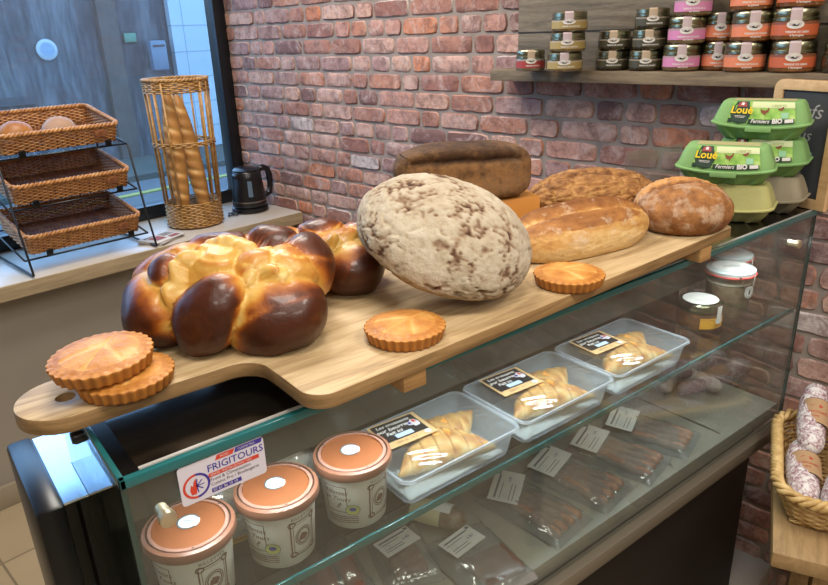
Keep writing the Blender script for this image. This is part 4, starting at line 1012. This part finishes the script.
# --- saucissons at the right of the deck
WH=pm('white_mould','#b8aca4',.9,dark='#8d736a',scale=45,bump=.5,bscale=90); DK=pm('dark_casing','#5b2f2c',.7,dark='#3b1d1f',scale=40,bump=.5,bscale=90)
def saucisson(name,label,loc,rot,L,r,mat,group,band=None):
    pts=[];rr=[]
    for i in range(21):
        u=i/20; pts.append(((u-.5)*L,.006*math.sin(u*PI),.003*math.sin(u*7))); rr.append(r*max(.12,min(1,(1-abs(2*u-1)**5.0)**.5))*(1+.05*nz((u*5,r*99,L),3)))
    m=MB(); m.tube(pts,rr,18)
    if band is None: o=m.build(name,mat,loc=loc,rot=rot,smooth=180); return tag(o,label,'saucisson',group)
    t=thing(name,label,'saucisson',loc,rot,group); m.build('casing',mat,t,smooth=180); return t
for i,(x,y,a,mt,lab) in enumerate(((1.455,.85,20,WH,'pale small saucisson at the back of the deck, left of the pile'),(1.475,.800,-15,DK,'dark small saucisson at the front of the pile on the deck'),(1.545,.855,55,WH,'pale small saucisson at the right back of the pile by the end glass'),(1.53,.79,70,WH,'pale small saucisson standing nearest the end glass at the front'))):
    saucisson('small_saucisson',lab,(x,y,ZD+.0195),(0,0,R(a)),.09,.018,mt,'small saucissons on the deck')
saucisson('small_saucisson','dark small saucisson lying on top of the pile on the deck',(1.495,.835,ZD+.053),(0,0,R(35)),.09,.018,DK,'small saucissons on the deck')
# ================================================================== ON THE GLASS TOP, RIGHT END
def eggbox(name,label,loc,rz,col,labelled,group):
    t=thing(name,label,'egg box',loc,rz,group)
    pulp=pm('pulp_'+col[0],col[1],.85,var=.08,scale=20,bump=.35,bscale=220)
    HX,HY=.092,.047
    def loop(hx,hy,r,z,cups=0,wave=0):
        out=[]
        P=rrect(hx,hy,r,6); 
        D=[]
        for i in range(len(P)):
            a=Vector(P[i]); b=Vector(P[(i+1)%len(P)]); n=max(1,int((b-a).length/.006))
            for k in range(n): D.append(a.lerp(b,k/n))
        return D
    base=loop(HX,HY,.018,0)
    def ringz(fx,fy,z,cup,wave):
        out=[]
        for p in base:
            x,y=p.x,p.y
            cx=math.cos(3*PI*x/(HX)*1.0)      # three cups along the side
            ind=cup*(.5-.5*math.cos(2*PI*(x/(2*HX)*3+.5)))
            indy=cup*(.5-.5*math.cos(2*PI*(y/(2*HY)*2+.5)))
            sx=fx-indy*(abs(x)/HX)**4; sy=fy-ind*(abs(y)/HY)**4
            zz=z-wave*(1-(x/HX)**2)*(1 if y<0 else 1)
            out.append((x*sx,y*sy,zz))
        return out
    m=MB(); m.loft([ringz(.70,.62,0,.16,0),ringz(.78,.72,.003,.20,0),ringz(.90,.88,.018,.14,.001),ringz(.965,.95,.030,.03,.006),ringz(1.0,1.0,.0335,0,.010)],cap0=True,cap1=False); m.build('cup_tray',pulp,t,smooth=50)
    m=MB(); m.loft([ringz(1.0,1.0,.033,0,.010),ringz(1.045,1.09,.034,0,.010),ringz(1.05,1.10,.037,0,.010),ringz(1.0,1.0,.0385,0,.010)],cap0=False,cap1=False); m.build('flange',pulp,t,smooth=50)
    H=.079
    def lidring(f,z,wv): 
        return [(p.x*(1-.20*f),p.y*(1-.36*f),z-wv*(1-(p.x/HX)**2)) for p in base]
    m=MB(); m.loft([lidring(0,.036,.010),lidring(.10,.046,.008),lidring(.62,.071,.001),lidring(.85,.0775,0),lidring(1.0,H,0)],cap0=False,cap1=True); m.build('lid',pulp,t,smooth=45)
    m=MB(); m.box((0,-HY*1.1,.024),(.05,.006,.012),.002); m.build('latch',pulp,t)
    def onlid(lift):
        def f(p):                          # x along the box, y=0 at the lower front edge, going up the sloping front
            u=max(0,min(1,p[1]/.052)); 
            fz=u*.93; z=.038+u*(.0785-.038); wv=.010*(1-u)**2
            seg=[(0,.036),(.10,.046),(.62,.071),(.85,.0775),(1.0,H)]
            for (f0,z0),(f1,z1) in zip(seg,seg[1:]):
                if z0<=z<=z1: fz=f0+(f1-f0)*(z-z0)/(z1-z0)
            yy=-HY*(1-.36*fz); return (p[0]*(1-.12*u),yy-lift*.8,z-wv*(1-(p[0]/HX)**2)+lift*.6)
        return f
    if labelled:
        gl=N('grass_print'); c_=gl.coord(); zn=gl.noise(c_,60,5,.7); gl.bsdf(gl.ramp(zn,[(.3,'#5f9a35'),(.55,'#93bf55'),(.75,'#c3d58a')]),.5)
        if 'grass' not in M: M['grass']=gl.m
        wrapped(t,'label',M['grass'],[(*rect(-.062,.068,.006,.050,24,10),0,0)],onlid(.0012))
        wrapped(t,'pale_sky',pm('label_cream','#c9d3a0',.5),[(*rect(-.02,.068,.036,.050,16,3),0,0)],onlid(.0018))
        wrapped(t,'pale_lettering',pm('pale_olive_print','#9aa860',.5),[(*text('LIBERTÉ',.0085),.036,.0405)],onlid(.0022))
        top=MB(); vs,fs=rect(-.058,.060,-.022,.022,6,2); top.raw(vs,fs,lambda p:(p[0],p[1],H+.0006)); top.build('top_label',pm('label_top','#b3ad7c',.6),t,smooth=0,recalc=False)
        wrapped(t,'dark_emblem',pm('label_green','#1d3a2a',.5),[(*poly2([(-.021,-.002),(-.015,-.018),(0,-.022),(.015,-.018),(.021,-.002),(.016,.014),(.013,.026),(-.013,.026),(-.016,.014)]),-.040,.024),(*rect(-.062,-.054,.003,.012,2,2),0,0),(*rect(-.022,.066,.0035,.0125,16,2),0,0)],onlid(.0026))
        wrapped(t,'red_cap',pm('label_red','#9c3a35',.5),[(*poly2([(-.010,-.004),(.010,-.004),(.008,.005),(0,.009),(-.008,.005)]),-.040,.041)],onlid(.0032))
        o=wrapped(t,'brand_lettering',pm('label_yellow2','#e3c414',.5),[(*text('Loué',.0225,bold=.0005),-.0385,.029)],onlid(.0038))
        wrapped(t,'white_lettering',M['white'],[(*text('Fermiers',.010,shear=.3,bold=.0002),.001,.0085),(*text('BIO',.012,bold=.0006),.034,.0085),(*rect(.048,.064,.005,.0118,3,2),0,0)],onlid(.0034))
        wrapped(t,'emblem_print',M['white'],[(*rect(-.051,-.029,.0165,.0175,3),0,0),(*rect(-.049,-.031,.0140,.0148,3),0,0)],onlid(.0034))
        wrapped(t,'cap_print',M['white'],[(*poly2([(-.003,-.002),(.003,-.003),(.004,.003),(-.002,.004)]),-.040,.043)],onlid(.0036))
        wrapped(t,'hens',pm('label_hen','#7d3f22',.6),[(*poly2([(-.008,.001),(-.009,.006),(-.005,.003),(0,.002),(.005,.004),(.007,.009),(.009,.006),(.007,.0),(.002,-.005),(.001,-.009),(0,-.005),(-.005,-.004)]),.008,.028),(*poly2([(-.006,.001),(0,.003),(.006,.006),(.006,.001),(.001,-.003),(-.004,-.002)]),.040,.033)],onlid(.0026))
        wrapped(t,'bio_patch',pm('label_mint','#8fc19a',.5),[(*rect(-.007,.007,-.006,.006,2,2),.048,.020),],onlid(.0028)); 
    return t
EZ=R(-62)
GR=('light_green','#7fa968'); G2=('mid_green','#769f60'); YE=('yellow_green','#b0ad70'); GY=('grey','#8f8670')
fx=Vector((.44,-.9,0)); bx=Vector((.9,.44,0))
A0=Vector((1.403,.737,ZT)); B0=Vector((1.526,.729,ZT))
eggbox('egg_box','yellow-green egg box at the bottom of the stack nearest the rustic loaf',A0,R(-70),YE,False,'egg boxes on the case top')
eggbox('egg_box','light green egg box standing on the yellow-green one',A0+Vector((-.008,.006,.0785)),R(-66),GR,True,'egg boxes on the case top')
gb=eggbox('egg_box','grey egg box at the bottom of the rear stack',B0,R(-76),GY,False,'egg boxes on the case top')
flat(gb,'brown_label',pm('label_brown','#4d2f22',.6),[(*rect(-.05,.05,-.02,.024),0,0)],.0798); flat(gb,'yellow_strip',pm('label_yellow3','#d9b41a',.6),[(*rect(-.02,.045,-.022,-.012),0,0)],.0803)
eggbox('egg_box','green egg box on the grey one in the rear stack, half hidden',B0+Vector((-.004,.004,.0785)),R(-73),G2,True,'egg boxes on the case top')
eggbox('egg_box','light green egg box topmost of all the egg boxes',B0+Vector((-.016,.008,.157)),R(-70),GR,True,'egg boxes on the case top')
# --- clear acrylic holder behind the loaves
ac=thing('acrylic_panel','clear grey acrylic panel standing behind the rustic loaf','panel',(1.325,.868,ZT),R(-8))
m=MB(); m.box((0,0,.073),(.17,.004,.145),.001); m.build('sheet',clear('acrylic','#ece9e7',.9,.08,haze=.14,hazecol='#b5b0b0'),ac,smooth=0)
m=MB(); m.box((0,.01,.0015),(.17,.03,.003),.001); m.build('foot',clear('acrylic','#c3c1be',1.0),ac,smooth=0)
# --- chalkboard leaning at the end
ck=thing('chalkboard','wood-framed chalkboard with chalk prices behind the egg boxes','chalkboard',(1.606,.690,ZT+.0005),(0,0,R(-101)))
W2,HB=.08,.270
m=MB(); outer=[(-W2+.02-.02*math.cos(a),HB-.02+.02*math.sin(a)) for a in [PI/2*i/6 for i in range(7)]]+[(W2-.02+.02*math.sin(a),HB-.02+.02*math.cos(a)) for a in [PI/2*i/6 for i in range(7)]]+[(W2,0),(-W2,0)]
inner=[(-W2+.022,.022),(W2-.022,.022),(W2-.022,HB-.022),(-W2+.022,HB-.022)]
m.M=Matrix.Rotation(PI/2,4,'X'); m.prism(outer,-.008,.008,.002,holes=[inner]); m.build('frame',wood('chalkboard_frame',[(.3,'#b08b5c'),(.6,'#d0ae7e'),(.8,'#dcbf92')],(8,8,8)),ck,smooth=35)
m=MB(); m.box((0,0,HB/2),(2*W2-.04,.006,HB-.04)); m.build('slate',pm('slate','#3c3f42',.8,var=.25,scale=14),ck,smooth=0)
chalk=pm('chalk','#9a9a98',.9); chalk2=pm('chalk_mint','#8fb3a4',.9)
for it in ((*text('Œufs',.042,'LEFT',.25),-W2+.032,.205),(*text('Aus',.036,'LEFT',.3),-W2+.045,.155),(*text('1,35',.036,'LEFT',.25),-W2+.028,.062)): flat(ck,'chalk_writing',chalk,[it],.0038,Matrix.Rotation(PI/2,4,'X'))
flat(ck,'chalk_price',chalk2,[(*text('3,20',.040,'LEFT',.2),-W2+.04,.108)],.0038,Matrix.Rotation(PI/2,4,'X'))
# ================================================================== WALL SHELF
ws=thing('wall_shelf','weathered wooden wall shelf with a plank back on the brick wall','shelf',rm(1.825,.55,1.470),DL)
m=MB(); m.box((-.055,-.0245,.0155),(.110,1.631,.031),.002); m.build('shelf_board',M['shelfwood'],ws)
m=MB(); m.box((-.008,-.045,.0315+.15),(.012,1.61,.30),.002); m.build('back_board',M['barn'],ws)
for zz in (.131,.231):
    m=MB(); m.box((-.0148,-.045,zz),(.002,1.61,.003)); m.build('plank_gap',M['darkbase'],ws)
# --- terrine jars
_jm={}
LIDD=pm('jar_lid_dark','#9c9a80',.3,1); CREAM=pm('seal_cream','#b39f86',.6); PINKS=pm('seal_pink','#bdabac',.6); OVAL=pm('seal_oval','#cfccc4',.6)
def jar_meshes(kind,r,h,col,seal,content,words):
    t=thing('terrine_jar','x','jar')
    m=MB(); m.lathe([(0,.0005),(r*.88,.0005),(r*.97,h*.06),(r,h*.16),(r,h*.5),(r*.96,h*.6),(0,h*.6)],40); m.build('terrine_glass',pm('terrine_'+kind,content[0],.12,dark=content[1],scale=70,coat=.6),t)
    m=MB(); m.lathe([(r*.93,h*.60),(r*.965,h*.615),(r*.97,h*.70),(r*.93,h*.72),(r*.935,h*.74),(r*.955,h*.76),(r*.955,h*.93),(r*.9,h*.985),(r*.84,h*.975),(r*.80,h*.995),(0,h*.998)],44); m.build('lid',LIDD,t)
    s=r*1.0
    wrapped(t,'label',pm('label_'+kind,col,.5),[(*rect(-r*1.25,r*1.25,h*.17,h*.50,20,1),0,0)],cyl(r*1.008))
    wrapped(t,'label_band',pm('band_'+kind,tuple_hex(col),.5),[(*rect(-r*1.25,r*1.25,h*.50,h*.575,20,1),0,0)],cyl(r*1.006))
    if words: wrapped(t,'lettering',M['white'],[(*text(w_,h*.085,bold=.00015),r*.1,h*(.27-.10*i)) for i,w_ in enumerate(words)],cyl(r*1.014))
    g=lambda p:(cyl(r*1.02)((p[0],p[1])) if p[1]<h*.97 else (lambda q:(q[0]*.95*(1-(p[1]-h*.97)/r),q[1]*.95*(1-(p[1]-h*.97)/r),h*1.002))(cyl(r*1.02)((p[0],h))))
    wrapped(t,'seal',seal,[(*rect(-r*.24,r*.24,h*.45,h*1.0,4,8),-r*.02,0)],g)
    wrapped(t,'seal_oval',OVAL,[(*disc(0,0,r*.36,h*.135),-r*.02,h*.50)],cyl(r*1.03)); wrapped(t,'seal_emblem',M['ink'],[(*poly2([(-.16*r,-.01*h),(-.05*r,.05*h),(.05*r,.0),(.17*r,.05*h),(.12*r,-.03*h),(0,-.035*h)]),-r*.02,h*.48)],cyl(r*1.035))
    return t
def tuple_hex(c): return {'#b03a32':'#8d8f88','#a08a52':'#a99a80','#5a5638':'#726a55','#cb80a8':'#a98a90','#d97f58':'#b07560','#bb5d38':'#7d4a34'}.get(c,'#8d8270')
def jars(kind,r,h,col,seal,content,words,spots,desc):
    t0=None
    for (x,y,k,lab,da) in spots:
        loc=rm(x,y,1.5018+k*h*1.004); az=math.atan2(loc.y,loc.x)
        rot=az-PI/2+PI*0+R(da)     # label faces the shop
        # local -Y must point back to the counter side
        if t0 is None: t0=jar_meshes(kind,r,h,col,seal,content,words); t0.location=loc; t0.rotation_euler=(0,0,rot); o=t0
        else: o=dup(t0,loc,rot)
        o.scale=(.82,.82,1) if x>1.78 else (1,1,1)
        o['label']=lab; o['category']='jar'; o['group']='terrine jars on the wall shelf'
BR_=('#7d6848','#54422b'); DKC=('#3d3524','#241d12'); ORC=('#8a5a34','#5b361d')
jars('red',0.0411,0.0562,'#b03a32',CREAM,('#7a705c','#5c5342'),['TERRINE DE PORC'],[(1.68,1.172,0,'single small terrine jar with red label at the left end of the wall shelf',4)],'')
jars('gold',0.0473,0.0494,'#a08a52',PINKS,BR_,['TERRINE DE CAMPAGNE'],[(1.68,1.062,0,'gold-labelled terrine jar at the bottom of its stack of three',0),(1.68,1.055,1,'gold-labelled terrine jar in the middle of its stack of three',0),(1.68,1.052,2,'gold-labelled terrine jar on top of its stack of three',0)],'')
jars('olive',0.0421,0.0494,'#46422f',CREAM,DKC,['TERRINE DE CANARD'],[(1.764,0.970,0,'olive-labelled terrine jar at the bottom of the stack of two',3),(1.764,0.965,1,'olive-labelled terrine jar on top of the stack of two',-3),(1.764,0.874,0,'olive-labelled terrine jar at the bottom of the stack of three',2),(1.764,0.868,1,'olive-labelled terrine jar in the middle of the stack of three',0),(1.764,0.864,2,'olive-labelled terrine jar on top of the stack of three',3)],'')
jars('pink',0.0447,0.0624,'#cb80a8',PINKS,BR_,['TERRINE DE VOLAILLE','aux herbes'],[(1.764,0.780,0,'pink-labelled terrine jar at the bottom of its stack of three',2),(1.764,0.772,1,'pink-labelled terrine jar in the middle of its stack of three',0),(1.764,0.762,2,'pink-labelled terrine jar on top of its stack of three',-2)],'')
jars('orange',0.0463,0.0655,'#d97f58',PINKS,ORC,['TERRINE PAYSANNE','au piment'],[(1.764,0.628,0,'orange-labelled terrine jar at the bottom of the front stack beside the pink ones',3),(1.764,0.619,1,'orange-labelled terrine jar in the middle of the front stack beside the pink ones',6),(1.764,0.628,2,'orange-labelled terrine jar on top of the front stack beside the pink ones',0),
   (1.799,.704,0,'orange-labelled terrine jar at the bottom of the stack hidden behind the front one',0),(1.799,.704,1,'orange-labelled terrine jar in the middle of the stack hidden behind the front one',0)],'')
jars('rust',0.0484,0.0666,'#bb5d38',PINKS,ORC,['TERRINE DE GIBIER',"à l'armagnac"],[(1.764,0.524,0,'rust-red labelled terrine jar at the bottom of its stack of three',4),(1.764,0.529,1,'rust-red labelled terrine jar in the middle of its stack of three',2),(1.764,0.525,2,'rust-red labelled terrine jar on top of its stack of three',2)],'')
jars('deepred',0.0437,0.0624,'#b03a32',CREAM,DKC,['TERRINE DE PORC'],[(1.764,0.419,0,'red-labelled jar at the right end of the wall shelf, cut by the frame',30)],'')
jars('grey',0.0437,0.0686,'#8d8a82',OVAL,BR_,None,[(1.764,0.410,1-.02,'grey-labelled jar standing on the red-labelled one at the right end',25)],'')
# ================================================================== TABLE, BASKET, SAUCISSONS
TA=math.atan2(.437,.899)
tb=thing('side_table','rough pine side table at the right end of the display case','table',(1.145,.426,0),TA)
ZTB=.68
m=MB(); m.box((.21,-.29,ZTB-.0175),(.42,.58,.035),.004); m.build('table_top',M['pine'],tb)
for x in (.06,.36):
    for y in (-.10,-.50):
        m=MB(); m.box((x,y,(ZTB-.035)/2),(.045,.045,ZTB-.036),.003); m.build('leg',M['pine'],tb)
m=MB(); m.box((.06,-.30,ZTB-.075),(.025,.355,.07),.002); m.build('apron',M['pine'],tb)
bs=thing('wicker_basket','pale straw wicker basket of saucissons on the pine table','basket',Vector((1.145,.426,ZTB+.0005))+Matrix.Rotation(TA,3,'Z')@Vector((.242,-.128,0)),TA)
P=loop_rect(.145,.10,.03,.017)
BHH=.082
m=MB(); weave(m,P,.006,BHH-.018,.0066,.0034,.0032,.028); m.build('woven_wall',M['straw'],bs,smooth=180)
m=MB(); stakes(m,P,.004,BHH-.004,.0026,.031); m.build('stakes',M['straw'],bs,smooth=180)
Pr=[p+q*.031 for p,q in zip(P,normals(P))]
m=MB(); rope(m,Pr,BHH-.004,.0058,0,26,3,6,5,1.25); m.build('plaited_rim',M['straw'],bs,smooth=180)
m=MB(); flatweave(m,.145,.10,.006,.008,.003,.022,.0016); m.build('base',M['straw'],bs,smooth=180)
KR=pm('kraft_band','#b08d68',.7,var=.08,scale=25); RS=pm('red_script','#b23c30',.6)
def banded(label,loc,rot,L=.20,r=.029,turn=0):
    """loc in the basket frame"""
    T=bs.matrix_basis; 
    t=saucisson('saucisson',label,(0,0,0),0,L,r,WHM,'saucissons in the straw basket',band=True)
    Rm=Matrix.Rotation(TA,4,'Z')
    t.matrix_basis=Matrix.Translation(Vector(bs.location)+Rm.to_3x3()@Vector(loc))@Rm@Matrix(rot).to_4x4()
    f=lambda lift:(lambda p:(p[0],-(r*1.015+lift)*math.sin(p[1]/r+turn),(r*1.015+lift)*math.cos(p[1]/r+turn)))
    zig=[(-.033,-r*1.25),(.033,-r*1.25),(.030,-r*.6),(.036,0),(.031,r*.6),(.034,r*1.25),(-.030,r*1.25),(-.036,r*.5),(-.031,-.3*r)]
    vs,fs=rect(-.036,.036,-r*1.35,r*1.35,8,18); wrapped(t,'outline',pm('band_outline','#4a3328',.7),[(vs,fs)],f(.0006))
    vs,fs=rect(-.034,.034,-r*1.3,r*1.3,8,18); wrapped(t,'band',KR,[(vs,fs)],f(.0012))
    rt_=lambda it:[([(v[1],-v[0],0) for v in it[0]],it[1],it[3],-it[2])]
    wrapped(t,'red_print',RS,[([(v[1]*1+.012,-v[0],0) for v in a_],b_) for a_,b_ in [poly2([(-.012,0),(-.006,.004),(.006,.004),(.013,.001),(.006,-.004),(-.006,-.004)])]]+[([(v[1]-.004,-v[0],0) for v in a_],b_) for a_,b_ in [text('Saucisson',.012,shear=.3)]]+[([(v[1]-.016,-v[0],0) for v in a_],b_) for a_,b_ in [text('sec',.010,shear=.3)]],f(.0018))
    return t
def wmat():
    n=N('marbled_casing'); c=n.coord(); z=n.noise(c,75,6,.75,1.2); b=n.bsdf(n.ramp(z,[(.36,'#7d4452'),(.45,'#a98a90'),(.53,'#d8d1cf'),(.7,'#e6e2df')]),.85); n.bump(b,z,.4,.003); return n.m
WHM=wmat()
def along(ax,up,tilt=0):
    """columns: long axis, side, up"""
    a=Vector(ax).normalized(); u=Vector(up); u=(u-a*u.dot(a)).normalized(); s=u.cross(a); return Matrix((a,s,u)).transposed()
banded('white saucisson with kraft band at the back of the basket, propped on the rim',(.10,.062,.112),along((1,-.05,.38),(0,0,1)),.20,.028,0)
banded('white saucisson with kraft band nearest the woven left side of the basket',(-.030,.076,.052),along((1,.02,.12),(0,0,1)),.20,.030,0)
banded('white saucisson with kraft band lying second from the left in the basket',(-.072,.006,.058),along((1,-.22,.10),(0,0,1)),.20,.032,0)
banded('white saucisson with kraft band at the back right of the basket',(.085,-.012,.118),along((1,.02,.2),(0,0,1)),.19,.028,0)
# pale carton on the floor under the counter
m=MB(); m.box((0,0,.07),(.20,.12,.14),.003); o=m.build('white_carton',pm('carton_white','#b5b2ab',.7),loc=(1.695,.70,.0),rot=(0,0,DL)); tag(o,'white carton standing on the floor beside the case','carton')

# printed marks and trims belong to the part that carries them
SUB={'lettering':('label',),'label_band':('label',),'seal_oval':('seal',),'seal_emblem':('seal',),'lid_dots':('lid',),'lid_sticker':('lid',),'sticker_ring':('lid',),
 'label_print':('label',),'price_print':('label',),'label_line':('label',),'lid_label':('lid','glass_lid'),'lid_lettering':('lid','glass_lid'),'tag_print':('hanging_tag',),
 'brown_print':('tub_body',),'round_badge':('tub_body',),'badge_emblem':('tub_body',),'black_panel':('card',),'white_lettering':('card','label'),'price_patch':('card',),'map_emblem':('card',),
 'emblem_colour':('card',),'emblem_blue':('card',),'grey_lettering':('card',),'red_print':('card','band'),'blue_print':('card',),'small_lettering':('card',),'reversed_lettering':('card',),
 'pale_sky':('label',),'pale_lettering':('label',),'dark_emblem':('label',),'red_cap':('label',),'brand_lettering':('label',),'emblem_print':('label',),'cap_print':('label',),'hens':('label',),'bio_patch':('label',),
 'chalk_writing':('slate',),'chalk_price':('slate',),'front_glass_edge':('front_glass',),'shelf_edge':('glass_shelf',),'top_glass_edge':('top_panel',),'top_trim':('top_panel',),'deck_divider':('deck',),
 'metal_band':('body',),'water_gauge':('body',),'front_patch':('woven_wall',),'outline':('band',),'yellow_strip':('brown_label',),'plank_gap':('back_board',)}
for r in [o for o in bpy.data.objects if o.parent is None and o.children]:
    kids={}
    for c in r.children: kids.setdefault(c.name.split('.')[0],c)
    for c in list(r.children):
        for t_ in SUB.get(c.name.split('.')[0],()):
            if t_ in kids and kids[t_] is not c: c.parent=kids[t_]; break
